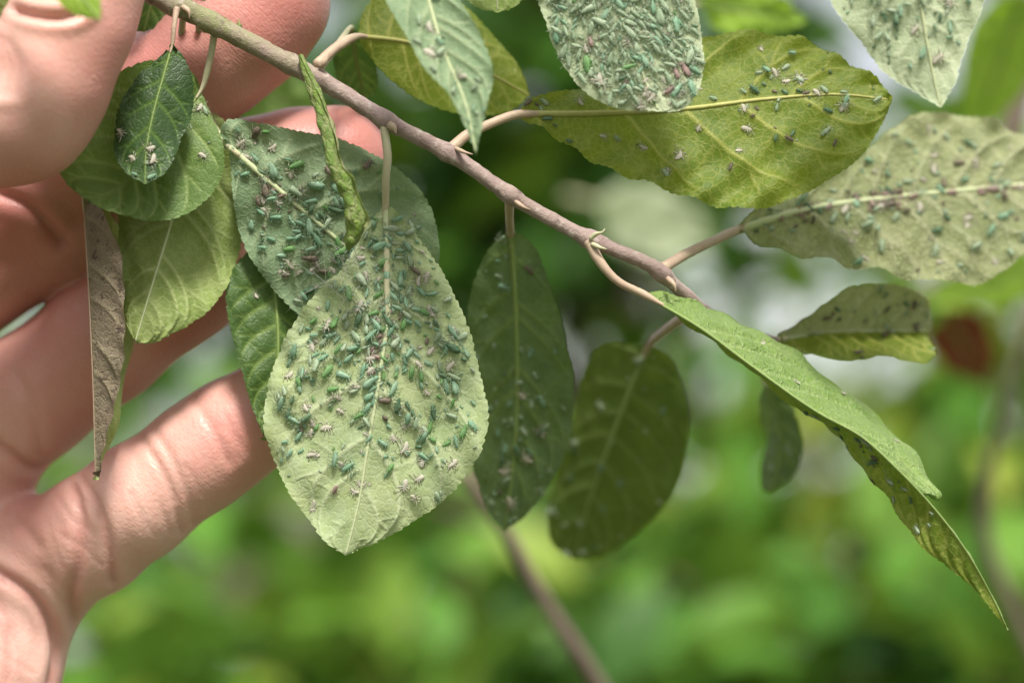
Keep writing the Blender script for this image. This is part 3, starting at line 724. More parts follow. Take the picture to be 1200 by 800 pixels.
def build_hand():
    hstep = 0.56
    lo = np.array([-182.0, -126.0, 392.0]); hi = np.array([-14.0, 66.0, 482.0])
    dims = np.ceil((hi - lo) / hstep).astype(int)
    ax = [lo[k] + np.arange(dims[k]) * hstep for k in range(3)]
    big = np.full(dims, 30.0, np.float32)
    def box(pts, rads, m):
        a = np.min(pts - rads[:, None], 0) - m; b = np.max(pts + rads[:, None], 0) + m
        i0 = np.clip(((a - lo) / hstep).astype(int), 0, dims - 1); i1 = np.clip(((b - lo) / hstep).astype(int) + 2, 1, dims)
        return tuple(slice(x, y) for x, y in zip(i0, i1))
    def grid(bx):
        return np.meshgrid(ax[0][bx[0]].astype(np.float32), ax[1][bx[1]].astype(np.float32), ax[2][bx[2]].astype(np.float32), indexing='ij')
    def cone(G, a, b, ra, rb):
        ba = b - a; L2 = float(ba @ ba) + 1e-9
        X, Y, Z = G[0] - a[0], G[1] - a[1], G[2] - a[2]
        h = np.clip((X * ba[0] + Y * ba[1] + Z * ba[2]) / L2, 0, 1)
        return np.sqrt((X - h * ba[0]) ** 2 + (Y - h * ba[1]) ** 2 + (Z - h * ba[2]) ** 2) - (ra + (rb - ra) * h)
    def chain(dst, nodes, k_in=2.0, k_out=3.0, extra=()):
        pts = np.array([C3(*q[:3]) for q in nodes]); rads = np.array([q[3] for q in nodes], float)
        bx = box(pts, rads, k_out + 3); G = grid(bx)
        d = None
        for i in range(len(pts) - 1):
            e = cone(G, pts[i], pts[i + 1], rads[i], rads[i + 1])
            d = e if d is None else smin(d, e, k_in)
        for q in extra:
            c = C3(*q[:3]); e = np.sqrt((G[0] - c[0]) ** 2 + (G[1] - c[1]) ** 2 + (G[2] - c[2]) ** 2) - q[3]
            d = smin(d, e, 5.0)
        dst[bx] = smin(dst[bx], d.astype(np.float32), k_out)
    def blob(dst, nodes, k):
        for q in nodes:
            chain(dst, q, 4, k)
    # palm: metacarpals, thenar and hypothenar pads, wrist, forearm
    palm = np.full(dims, 30.0, np.float32)
    wr = (-455, 1010, 34)
    blob(palm, [[(28, 672, 27, 10.0), (-60, 800, 28, 12.5), (-300, 980, 33, 14)],
                [(-62, 560, 30, 10.5), (-200, 740, 31, 12), (*wr, 15)],
                [(-165, 450, 32, 11), (-280, 680, 33, 12), (*wr, 15)],
                [(-215, 360, 30, 11), (-340, 620, 32, 12.5), (*wr, 15)],
                [(-20, 790, 22, 11.0), (-130, 880, 24, 13.5), (-300, 1000, 28, 14)],
                [(-290, 480, 15, 11), (-420, 700, 22, 16), (-470, 900, 30, 14)],
                [(-400, 940, 33, 18), (-560, 1180, 38, 18)]], 9.0)
    fingers = np.full(dims, 30.0, np.float32)
    chain(fingers, [(-62, 560, 30, 9.6), (40, 462, 26, 9.7), (122, 398, 24, 9.6), (200, 338, 24, 9.2), (225, 322, 25, 8.9), (290, 285, 26, 8.2), (335, 262, 25, 7.2)], 2, 0.8)
    chain(fingers, [(28, 672, 27, 9.4), (106, 628, 20, 9.0), (160, 588, 17.5, 8.6), (236, 533, 17, 8.2), (270, 508, 17.5, 8.0), (345, 462, 17, 7.6), (405, 432, 16, 6.6)], 2, 0.8)
    chain(fingers, [(-165, 430, 32, 9.8), (-40, 320, 27, 9.9), (60, 266, 25, 9.8), (130, 240, 24, 9.6), (230, 222, 23, 9.2), (300, 208, 22, 8.9), (350, 196, 20, 8.8), (396, 186, 19, 8.2)], 2, 0.6)
    chain(fingers, [(-215, 360, 30, 10), (-60, 285, 26, 10.4), (40, 228, 22, 10.3), (110, 175, 19, 10), (195, 108, 16, 9.7), (250, 62, 14.5, 9.7), (288, 30, 13.5, 9.8), (316, 4, 13, 9.2)], 2, 0.6)
    thumb = np.full(dims, 30.0, np.float32)
    chain(thumb, [(-440, 700, 20, 13), (-300, 400, 6, 12), (-240, 250, -3, 11.5), (-120, 180, -9, 10.0), (14, 122, -13, 10.0), (50, 84, -14, 9.5), (78, 30, -14, 8.5), (90, -40, -13.5, 8.6), (104, -105, -12, 7.4)], 3, 2,
          extra=[(26, 128, -12, 9.0), (92, 10, -10, 7.4), (98, -40, -9, 7.6)])
    big = smin(smin(palm, fingers, 5.0), thumb, 6.0)
    # surface nets
    d = big
    c = [d[i:dims[0] - 1 + i, j:dims[1] - 1 + j, k:dims[2] - 1 + k] for i in (0, 1) for j in (0, 1) for k in (0, 1)]
    neg = sum((q < 0).astype(np.int8) for q in c)
    act = (neg > 0) & (neg < 8)
    idx = np.full(act.shape, -1, np.int32); ii = np.argwhere(act); idx[act] = np.arange(len(ii))
    cv = np.stack([q[act] for q in c], 1)
    off = np.array([(i, j, k) for i in (0, 1) for j in (0, 1) for k in (0, 1)], float)
    acc = np.zeros((len(ii), 3)); cnt = np.zeros(len(ii))
    for a in range(8):
        for b in range(a + 1, 8):
            if np.sum(np.abs(off[a] - off[b])) != 1: continue
            va, vb = cv[:, a], cv[:, b]; x = (va < 0) != (vb < 0)
            t = np.where(x, va / np.where(x, va - vb, 1), 0)
            acc += np.where(x[:, None], off[a] + t[:, None] * (off[b] - off[a]), 0); cnt += x
    V = lo + (ii + acc / cnt[:, None]) * hstep
    Q = []
    s = d < 0
    for axis in range(3):
        o1, o2 = [q for q in range(3) if q != axis]
        sl0 = [slice(1, -1)] * 3; sl1 = [slice(1, -1)] * 3
        sl0[axis] = slice(0, -1); sl1[axis] = slice(1, None)
        cr = s[tuple(sl0)] != s[tuple(sl1)]
        e = np.argwhere(cr); 
        inside = s[tuple(sl0)][cr]
        e = e + np.array([1 if q != axis else 0 for q in range(3)])
        def at(da, db):
            z = e.copy(); z[:, o1] += da; z[:, o2] += db
            return idx[z[:, 0], z[:, 1], z[:, 2]]
        q4 = np.stack([at(-1, -1), at(0, -1), at(0, 0), at(-1, 0)], 1)
        fl = inside if axis != 1 else ~inside
        q4[~fl] = q4[~fl][:, ::-1]
        Q.append(q4)
    Q = np.vstack(Q)
    Q = Q[(Q >= 0).all(1)]
    # normals from the distance field
    gi = np.clip(((V - lo) / hstep).round().astype(int), 1, dims - 2)
    def g(a): 
        o = np.zeros(3, int); o[a] = 1
        p, m = gi + o, gi - o
        return d[p[:, 0], p[:, 1], p[:, 2]] - d[m[:, 0], m[:, 1], m[:, 2]]
    Nn = np.stack([g(0), g(1), g(2)], 1); Nn /= np.linalg.norm(Nn, axis=1, keepdims=True) + 1e-9
    # smooth the facets a little
    for _ in range(4):
        sm = np.zeros_like(V); ct = np.zeros(len(V))
        for a in range(4):
            b = (a + 1) % 4
            np.add.at(sm, Q[:, a], V[Q[:, b]]); np.add.at(ct, Q[:, a], 1)
            np.add.at(sm, Q[:, b], V[Q[:, a]]); np.add.at(ct, Q[:, b], 1)
        V = 0.5 * V + 0.5 * sm / np.maximum(ct, 1)[:, None]
    # creases, given as photo polylines, pressed into the skin that faces the viewer
    px = V[:, 0] / (K * V[:, 2]) + 600; py = 400 - V[:, 1] / (K * V[:, 2])
    front = np.clip((-Nn[:, 2] - 0.05) * 3, 0, 1)
    disp = np.zeros(len(V)); red = np.zeros(len(V))
    def crease(pts, depth, w, lip=0.3, zr=(0, 999)):
        c = spline([(x, y) for x, y in pts], 60)
        dd = np.full(len(V), 1e9)
        for i in range(len(c)):
            dd = np.minimum(dd, (px - c[i, 0]) ** 2 + (py - c[i, 1]) ** 2)
        dd = np.sqrt(dd)
        ok = front * ((V[:, 2] > zr[0]) & (V[:, 2] < zr[1]))
        disp[:] += ok * (-depth * np.exp(-(dd / w) ** 2) + lip * depth * np.exp(-((dd - 2.4 * w) / (1.6 * w)) ** 2))
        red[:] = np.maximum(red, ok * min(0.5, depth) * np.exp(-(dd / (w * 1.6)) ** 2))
    crease([(-60, 640), (0, 672), (35, 695), (58, 728), (66, 765), (60, 800)], 0.9, 6, 0.5)
    crease([(98, 560), (115, 590), (127, 630), (132, 680)], 0.4, 4.5, 0.5)
    crease([(88, 570), (96, 610), (92, 660), (84, 700), (88, 745)], 0.45, 6, 0.5)
    crease([(166, 512), (185, 545), (200, 575), (212, 622)], 0.22, 4, 0.4)
    crease([(182, 505), (200, 535), (216, 570), (226, 612)], 0.18, 4, 0.4)
    crease([(228, 470), (250, 505), (268, 540)], 0.2, 5, 0.3)
    crease([(-30, 500), (10, 530), (45, 548), (62, 545)], 0.6, 7, 0.4)
    crease([(20, 440), (38, 480), (48, 530)], 0.35, 6, 0.4)
    crease([(-5, 225), (30, 240), (72, 282)], 0.9, 7, 0.3, (425, 999))
    crease([(0, 600), (20, 610), (45, 640)], 0.25, 6, 0.4)
    crease([(10, 740), (22, 770), (25, 810)], 0.25, 6, 0.4)
    crease([(-10, 700), (8, 735), (10, 800)], 0.3, 7, 0.4)
    rl = np.random.default_rng(9)
    for k in range(26):                                            # short fine lines over the palm and the little finger
        x, y = (rl.uniform(0, 110), rl.uniform(585, 790)) if k < 14 else (rl.uniform(140, 290), 0)
        if k >= 14: y = 655 - (x - 100) * 0.70 + rl.uniform(-40, 25)
        a = rl.normal(1.05, 0.25); L = rl.uniform(12, 34)
        crease([(x - L * math.cos(a), y - L * math.sin(a)), (x + rl.normal(0, 3), y + rl.normal(0, 3)), (x + L * math.cos(a), y + L * math.sin(a))], rl.uniform(.06, .15), 2.6, 0.3)
    for i, x in enumerate((-8, 4, 16)):                            # knuckle folds of the thumb
        crease([(x - 6, 40 + i * 4), (x + 6, 75), (x, 110)], 0.28, 5, 0.5, (0, 412))
    crease([(20, 13), (38, 18), (60, 21), (84, 19), (100, 10)], 0.9, 5, 0.6, (0, 414))
    # hollow beside the knuckle
    disp -= front * (V[:, 2] < 415) * 1.1 * np.exp(-(((px - 8) / 26) ** 2 + ((py - 80) / 30) ** 2))
    disp += front * (V[:, 2] < 415) * 0.8 * np.exp(-(((px - 50) / 26) ** 2 + ((py - 100) / 50) ** 2))
    V = V + Nn * disp[:, None]
    # fingertips and finger pads are redder; red of shaded fingers is painted in
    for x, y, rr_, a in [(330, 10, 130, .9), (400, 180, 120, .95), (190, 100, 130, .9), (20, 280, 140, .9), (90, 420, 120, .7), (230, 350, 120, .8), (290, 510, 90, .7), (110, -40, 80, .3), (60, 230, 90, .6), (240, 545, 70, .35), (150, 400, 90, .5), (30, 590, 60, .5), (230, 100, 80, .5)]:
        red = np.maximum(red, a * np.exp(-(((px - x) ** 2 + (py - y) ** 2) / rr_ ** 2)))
    return V, Q, red, Nn

def skin_mat():
    m, nt, out = new_mat('skin'); g = N(nt)
    co = g.new('ShaderNodeTexCoord').outputs['Object']
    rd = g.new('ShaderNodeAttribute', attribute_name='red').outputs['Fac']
    c = g.mix(g.ramp(g.noise(co, 60, 4, 0.6), 0.35, 0.65), (0.64, 0.385, 0.32), (0.75, 0.50, 0.43))
    c = g.mix(g.math('MULTIPLY', g.ramp(g.noise(co, 240, 5, 0.7), 0.42, 0.7), 0.5), c, (0.60, 0.27, 0.23))
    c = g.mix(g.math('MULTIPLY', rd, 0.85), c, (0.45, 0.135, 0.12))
    # skin relief: fine ridges and pores
    mp = g.new('ShaderNodeMapping'); mp.inputs['Rotation'].default_value = (0.3, 0.7, 0.5); mp.inputs['Scale'].default_value = (1, 0.25, 1)
    g.link(co, mp.inputs['Vector'])
    n1 = g.noise(mp.outputs[0], 1500, 3, 0.6)
    vo = g.new('ShaderNodeTexVoronoi', Scale=1100.0, feature='DISTANCE_TO_EDGE'); g.link(co, vo.inputs['Vector'])
    wv = g.new('ShaderNodeTexWave', Scale=700.0, Distortion=9.0, Detail=2.0); g.link(mp.outputs[0], wv.inputs['Vector'])
    wv.inputs['Detail Scale'].default_value = 0.6
    h = g.math('ADD', g.math('MULTIPLY', n1, 0.9), g.math('ADD', g.math('MULTIPLY', vo.outputs['Distance'], 0.9), g.math('MULTIPLY', wv.outputs['Fac'], 0.12)))
    bp = g.new('ShaderNodeBump', Strength=0.42, Distance=0.0002); g.link(h, bp.inputs['Height'])
    pb = g.new('ShaderNodeBsdfPrincipled', Roughness=0.42)
    pb.inputs['Specular IOR Level'].default_value = 0.4
    pb.inputs['Subsurface Weight'].default_value = 0.3
    pb.inputs['Subsurface Radius'].default_value = (1.0, 0.32, 0.16)
    pb.inputs['Subsurface Scale'].default_value = 0.0025
    g.link(c, pb.inputs['Base Color']); g.link(bp.outputs[0], pb.inputs['Normal']); g.link(pb.outputs[0], out.inputs['Surface'])
    return m
M['skin'] = skin_mat()
M['nail'] = plain_mat('nail', (0.60, 0.34, 0.31), (0.64, 0.38, 0.34), 0.28, 120, spec=0.5, sss=0.2)
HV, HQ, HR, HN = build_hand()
hand_o = P(-455, 1010, 34)
hand = empty('hand', hand_o, 'bare left hand with open palm pinching the twig between thumb and fingers', 'hand')
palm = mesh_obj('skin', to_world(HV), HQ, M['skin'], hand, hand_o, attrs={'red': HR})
# thumbnail: a curved plate laid over the end of the thumb
na, nb = C3(76, 16, -14), C3(100, -95, -12.5)
axis = nb - na; La = np.linalg.norm(axis); axis /= La
out_d = np.array([-0.42, 0.10, -0.9]); out_d -= axis * (out_d @ axis); out_d /= np.linalg.norm(out_d)
side_d = np.cross(axis, out_d)
nl, nk = 22, 17
ss = np.linspace(0, 1, nl); aa = np.linspace(-0.85, 0.85, nk)
rows = []
for q in ss:
    hw = 0.85 * (1 - 0.12 * (1 - q) ** 2) * math.sqrt(max(1 - (max(0, q - 0.78) / 0.26) ** 2, 0.02)) * (math.sqrt(max(1 - (max(0, 0.16 - q) / 0.18) ** 2, 0.05)))
    rad = 9.05 + 0.15 * math.sin(q * math.pi)
    for a in np.linspace(-hw, hw, nk):
        rows.append(na + axis * La * q + rad * (math.cos(a) * out_d + math.sin(a) * side_d))
rows = np.array(rows)
i, j = np.meshgrid(np.arange(nl - 1), np.arange(nk - 1), indexing='ij'); a0 = i * nk + j
NF = np.stack([a0, a0 + 1, a0 + nk + 1, a0 + nk], -1).reshape(-1, 4)
nail = mesh_obj('thumbnail', to_world(rows), NF, M['nail'], hand, hand_o)
sm = nail.modifiers.new('thickness', 'SOLIDIFY'); sm.thickness = 0.0004; sm.offset = 0

# ------------------------------------------------------------------ aphids
def aphid_geo(shed=False, seed=0, fat=1.0):
    r = np.random.default_rng(seed)
    V, F = [], []
    prof = [(-.50, .05), (-.44, .17), (-.30, .27), (-.12, .31), (.06, .28), (.20, .22), (.32, .19), (.42, .14), (.49, .05)]
    ns = 8
    flat = 0.5 if shed else 0.8
    for i, (x, rr) in enumerate(prof):
        rr = rr * fat * (0.72 if shed else 1.0) * (1 + 0.05 * (-1) ** i)
        for k in range(ns):
            a = 2 * math.pi * k / ns
            V.append((x, rr * math.cos(a), 0.17 * (0.8 if shed else 1) + rr * flat * math.sin(a)))
    for i in range(len(prof) - 1):
        for k in range(ns):
            F.append((i * ns + k, (i + 1) * ns + k, (i + 1) * ns + (k + 1) % ns, i * ns + (k + 1) % ns))
    F.append(tuple(range(ns))); F.append(tuple((len(prof) - 1) * ns + k for k in reversed(range(ns))))
    def limb(pts, rad):
        v, f = tube_geo(np.array(pts, float), np.linspace(rad, rad * 0.5, len(pts)), 3)
        b = len(V); V.extend(map(tuple, v)); F.extend([tuple(b + q for q in ff) for ff in f])
    lr = 0.045 if shed else 0.03
    ex = 1.15 if shed else 1.0
    for s in (-1, 1):
        for x0, dx in ((.26, .22), (.12, -.05), (.0, -.34)):
            dx += r.normal(0, .06)
            limb([(x0, s * .1, .16), (x0 + dx * .5, s * (.3 + r.normal(0, .03)) * ex, .26), (x0 + dx * 1.1, s * (.52 + r.normal(0, .05)) * ex, .02)], lr)
        limb([(.46, s * .05, .18), (.5 + (.15 if shed else .02), s * .2, .26), ((.75 if shed else .1), s * .42, .30)], lr * 0.75)
        if not shed: limb([(-.34, s * .12, .26), (-.5, s * .16, .3)], .03)
    V = np.array(V)
    if shed:
        V = V + r.normal(0, .018, V.shape)
        V[:, 0] += 0.25 * r.normal() * V[:, 1] ** 2 * 2; V[:, 1] += 0.3 * r.normal() * V[:, 0] ** 2; V[:, 2] *= r.uniform(.6, 1.2)
    return V, F

def aphid_mesh(name, mat, **kw):
    V, F = aphid_geo(**kw)
    me = bpy.data.meshes.new(name); me.from_pydata(V.tolist(), [], F); me.update()
    me.polygons.foreach_set('use_smooth', np.ones(len(me.polygons), dtype=bool))
    at = me.attributes.new('ac', 'FLOAT_VECTOR', 'POINT'); at.data.foreach_set('vector', V.astype(np.float32).ravel())
    me.materials.append(mat)
    return me

def aphid_mat(name, col, col2, limb, powder, pcol=(0.42, 0.52, 0.38)):
    """soft body with a darker stripe down the back, pale limbs and patches of wax"""
    m, nt, out = new_mat(name); g = N(nt)
    ac = g.new('ShaderNodeAttribute', attribute_name='ac').outputs['Vector']
    xyz = g.new('ShaderNodeSeparateXYZ'); g.link(ac, xyz.inputs[0])
    co = g.new('ShaderNodeNewGeometry').outputs['Position']
    ay = g.math('ABSOLUTE', xyz.outputs[1])
    c = g.mix(g.ramp(g.noise(co, 420, 2, 0.5), 0.35, 0.65), col, col2)
    stripe = g.math('SUBTRACT', 1.0, g.ramp(ay, 0.03, 0.09))
    seg = g.math('MULTIPLY', g.ramp(g.math('SINE', g.math('MULTIPLY', xyz.outputs[0], 46.0)), 0.2, 1.0), 0.35)
    c = g.mix(g.math('MULTIPLY', stripe, 0.5), c, tuple(x * 0.5 for x in col))
    c = g.mix(seg, c, tuple(x * 0.6 for x in col))
    pw = g.math('MULTIPLY', g.ramp(g.noise(co, 2600, 3, 0.7), 0.4, 0.7), powder)
    c = g.mix(pw, c, pcol)
    c = g.mix(g.ramp(ay, 0.27, 0.36), c, limb)
    pb = g.new('ShaderNodeBsdfPrincipled', Roughness=0.62); pb.inputs['Specular IOR Level'].default_value = 0.25
    g.link(c, pb.inputs['Base Color'])
    tb = g.new('ShaderNodeBsdfTranslucent'); g.link(c, tb.inputs['Color'])
    mx = g.new('ShaderNodeMixShader'); mx.inputs[0].default_value = 0.3
    g.link(pb.outputs[0], mx.inputs[1]); g.link(tb.outputs[0], mx.inputs[2]); g.link(mx.outputs[0], out.inputs['Surface'])
    return m
M['aphid_teal'] = aphid_mat('aphid_teal', (0.19, 0.39, 0.24), (0.32, 0.49, 0.34), (0.38, 0.46, 0.32), 0.55)
M['aphid_green'] = aphid_mat('aphid_green', (0.14, 0.34, 0.09), (0.21, 0.40, 0.15), (0.36, 0.44, 0.25), 0.3)
M['aphid_grey'] = aphid_mat('aphid_powdery', (0.29, 0.42, 0.25), (0.38, 0.48, 0.32), (0.44, 0.48, 0.36), 0.8, (0.48, 0.55, 0.42))
M['aphid_dark'] = aphid_mat('aphid_dark', (0.08, 0.18, 0.09), (0.13, 0.23, 0.12), (0.25, 0.28, 0.18), 0.35)
M['aphid_brown'] = aphid_mat('aphid_brown', (0.13, 0.10, 0.07), (0.21, 0.17, 0.12), (0.28, 0.25, 0.18), 0.4, (0.4, 0.36, 0.32))
M['aphid_pink'] = aphid_mat('aphid_pinkish', (0.30, 0.19, 0.17), (0.40, 0.28, 0.25), (0.42, 0.34, 0.3), 0.4, (0.5, 0.44, 0.4))
M['shed'] = plain_mat('shed_skin', (0.55, 0.53, 0.43), (0.68, 0.65, 0.56), 0.6, 1500, trans=0.45)
KIND = {}
for kk, mt, col in (('teal', 'aphid_teal', 'blue-green'), ('green', 'aphid_green', 'bright green'), ('grey', 'aphid_grey', 'pale powdery'), ('dark', 'aphid_dark', 'dark green'),
                    ('brown', 'aphid_brown', 'dead brown'), ('pink', 'aphid_pink', 'dead pinkish')):
    KIND[kk] = ([aphid_mesh('aphid', M[mt], seed=s, fat=f_) for s, f_ in ((1, .66), (2, .52), (3, .86))], [aphid_geo(seed=s, fat=f_) for s, f_ in ((1, .68), (2, .56))], M[mt], col)
SHED = [aphid_mesh('shed_skin', M['shed'], shed=True, seed=s) for s in (4, 5, 6, 7, 8, 9)]

def seat(key, ti, ui):
    pos, nrm, t, U, W = SURF[key]
    a = np.interp(ti, t, np.arange(len(t))); b = np.interp(ui, U, np.arange(len(U)))
    i, j = int(min(a, len(t) - 2)), int(min(b, len(U) - 2)); fa, fb = a - i, b - j
    p = (pos[i, j] * (1 - fa) * (1 - fb) + pos[i + 1, j] * fa * (1 - fb) + pos[i, j + 1] * (1 - fa) * fb + pos[i + 1, j + 1] * fa * fb)
    nn = nrm[i, j]
    tt = pos[i + 1, j] - pos[i, j]
    d = p / np.linalg.norm(p)
    if nn @ d > 0: nn = -nn
    return p, nn, tt

def frame_of(key, ti, ui, ang, size_mm):
    p, nn, tt = seat(key, ti, ui)
    wp = to_world(p); w0 = to_world(p + nn) - wp; w0 /= np.linalg.norm(w0)
    w1 = to_world(p + tt) - wp; w1 -= w0 * (w1 @ w0); w1 /= np.linalg.norm(w1) + 1e-12
    w2 = np.cross(w0, w1)
    x = math.cos(ang) * w1 + math.sin(ang) * w2; y = np.cross(w0, x)
    s = size_mm / 1000
    m = Matrix(((*(x * s),), (*(y * s),), (*(w0 * s),))).transposed().to_4x4()
    m.translation = Vector(wp)
    return m

# leaf, how it is called, number as individuals, number in the mass, where (t, u), colours, size
LEAFNAME = {'big': 'broad pale hanging leaf', 'behind_big': 'grey-green leaf behind broad one', 'crowded_top': 'crowded leaf hanging from above',
            'mid_left': 'broader green leaf by thumb', 'small_dark': 'small dark leaf by thumb', 'yellow_right': 'yellow-green leaf', 'pointed_top': 'pale pointed leaf from above'}
mass = {k: [] for k in KIND}
r = np.random.default_rng(5)

def inframe(key, t, u):
    p, _, _ = seat(key, t, u)
    x = p[0] / (K * p[2]) + 600; y = 400 - p[1] / (K * p[2])
    return -12 < x < 1212 and -12 < y < 812

def swarm(key, n_ind, n_mass, dens, kinds, size, gap=0.75):
    pos, nrm, t, U, W = SURF[key]
    got, tries = [], 0
    while len(got) < n_ind + n_mass and tries < 60000:
        tries += 1
        ti, ui = r.uniform(0.03, 0.97), r.uniform(-0.93, 0.93)
        w = np.interp(ti, t, W[:, 0] if ui < 0 else W[:, -1])
        if r.random() > dens(ti, ui) * min(1.0, w / W.max() + 0.1): continue
        if r.random() > 0.22 + 0.78 * NEARVEIN[key][int(ti * (len(t) - 1)), int(np.interp(ui, U, np.arange(len(U))))]: continue
        if not inframe(key, ti, ui): continue
        p = seat(key, ti, ui)[0]
        s = size * r.choice([0.32, 0.52, 0.75, 0.95, 1.2], p=[.24, .26, .24, .18, .08])
        if any(np.sum((p - q[0]) ** 2) < (gap * 0.5 * (s + q[3])) ** 2 for q in got): continue
        got.append((p, ti, ui, s))
    order = r.permutation(len(got))
    for c, gi_ in enumerate(order):
        p, ti, ui, s = got[gi_]
        kd = r.choice(list(kinds), p=np.array(list(kinds.values())) / sum(kinds.values()))
        ang = r.normal(math.pi, 0.7) * (1 if r.random() < 0.7 else 1) + (math.pi if r.random() < 0.35 else 0) + 0.5 * np.sign(ui)
        mtx = frame_of(key, ti, ui, ang, s)
        if c < n_ind:
            o = bpy.data.objects.new('aphid', KIND[kd][0][int(r.integers(3))]); COL.objects.link(o); o.matrix_world = mtx
            where = 'near midrib in' if abs(ui) < 0.28 else ('near margin in' if abs(ui) > 0.72 else 'between veins in')
            zone = 'the upper' if ti < 0.5 else 'the lower'
            if key == 'crowded_top': where, zone = ('close to the midrib of' if abs(ui) < 0.28 else 'on the blade of'), ''
            tag(o, ' '.join(f"{KIND[kd][3]} aphid {where} {(zone + ' half of') if zone else ''} the {LEAFNAME[key]}".split()), 'aphid', f"{KIND[kd][3]} aphids on the {LEAFNAME[key]}")
        else:
            mass[kd].append(mtx)

TEAL = {'teal': 5, 'green': 1.8, 'grey': 3.2, 'dark': 1.0, 'brown': 0.2}
swarm('big', 160, 210, lambda t, u: (np.exp(-((t - .28) / .2) ** 2) * (0.35 + 0.65 * np.exp(-(u / .3) ** 2)) + 0.55 * np.exp(-((t - .45) / .22) ** 2) + 0.05) * (0.02 if t > .8 else 1), TEAL, 2.0, 0.5)
swarm('behind_big', 60, 90, lambda t, u: 0.2 + 0.8 * np.exp(-(((t - .45) / .25) ** 2 + ((u - .1) / .55) ** 2)), {'teal': 5, 'green': 2, 'grey': 2, 'dark': 1.0, 'brown': .8}, 2.2, 0.5)
swarm('crowded_top', 68, 330, lambda t, u: np.clip((0.93 - t) * 6, 0.02, 1), {'teal': 2, 'green': .4, 'grey': 8, 'dark': .3, 'pink': .3}, 2.2, 0.42)
swarm('yellow_right', 0, 55, lambda t, u: 0.15 + np.exp(-((t - .72) / .15) ** 2) * np.exp(-(u / .5) ** 2) + (0.9 if t < .15 else 0), {'dark': 3, 'grey': 3, 'teal': 1, 'brown': 1}, 1.7, 0.8)
swarm('mottled_right', 0, 130, lambda t, u: 0.3 + np.exp(-(u / .35) ** 2) * (t < .75), {'grey': 5, 'teal': 2, 'dark': 1, 'brown': 1.4}, 1.9, 0.6)
swarm('mottled_right', 0, 45, lambda t, u: np.exp(-(u / .1) ** 2) * (np.exp(-((t - .42) / .05) ** 2) + np.exp(-((t - .2) / .05) ** 2) + .15), {'pink': 4, 'brown': 1}, 1.9, 0.35)
swarm('big', 0, 30, lambda t, u: np.exp(-((abs(u) - .05) / .08) ** 2) * np.exp(-((t - .35) / .08) ** 2) + .004, {'pink': 3, 'brown': 2}, 1.5, 0.35)
swarm('behind_big', 0, 26, lambda t, u: np.exp(-(u / .1) ** 2) * np.exp(-((t - .22) / .12) ** 2), {'pink': 2, 'brown': 3}, 1.4, 0.35)
swarm('right_of_big', 0, 60, lambda t, u: 0.5 + 0.5 * (t > .4), {'grey': 3, 'teal': 3, 'dark': 2, 'brown': 1}, 1.9, 0.8)
swarm('far_olive', 0, 30, lambda t, u: 0.5, {'grey': 3, 'dark': 2}, 1.9, 0.9)
swarm('pointed_top', 6, 40, lambda t, u: np.clip((0.85 - t) * 4, 0, 1), {'grey': 4, 'teal': 2, 'dark': 1}, 2.0, 0.6)
swarm('curled_small', 0, 40, lambda t, u: 0.6 if u < 0 else 0.1, {'grey': 4, 'brown': 2, 'dark': 1}, 1.7, 0.6)
swarm('front_top', 0, 26, lambda t, u: 0.5, {'grey': 4, 'teal': 2}, 1.8, 0.8)
swarm('hanging_small', 0, 12, lambda t, u: 0.5, {'grey': 4, 'dark': 2}, 1.7, 0.8)
swarm('drooping', 0, 40, lambda t, u: 0.9 if u > 0.1 and .4 < t < .74 else 0.0, {'dark': 3, 'grey': 3, 'brown': 1}, 1.6, 0.6)
swarm('mid_left', 3, 0, lambda t, u: 1.0 if (u > .2 and t < .35) else 0, {'teal': 1, 'grey': 2}, 1.8, 1.2)
swarm('small_dark', 3, 0, lambda t, u: 1.0 if t > .75 else 0, {'teal': 2}, 1.6, 1.2)

# the rest of the colony: one mass, several colours
mv, mf, mi, mac, base_i = [], [], [], [], 0
mkinds = list(KIND)
for ki, kd in enumerate(mkinds):
    for q, mt in enumerate(mass[kd]):
        V_, F_ = KIND[kd][1][q % 2]
        A = np.array(mt)
        mv.append(V_ @ A[:3, :3].T + A[:3, 3]); mf.extend([tuple(base_i + x for x in ff) for ff in F_]); mi.extend([ki] * len(F_)); base_i += len(V_); mac.append(V_)
colony = mesh_obj('aphid_colony', np.vstack(mv), mf, [KIND[k][2] for k in mkinds], None, P(700, 200, 0), fmats=mi, attrs={'ac': np.vstack(mac)})
tag(colony, 'swarming small aphids crowded over the undersides of the plum leaves', 'aphids', None, 'stuff')

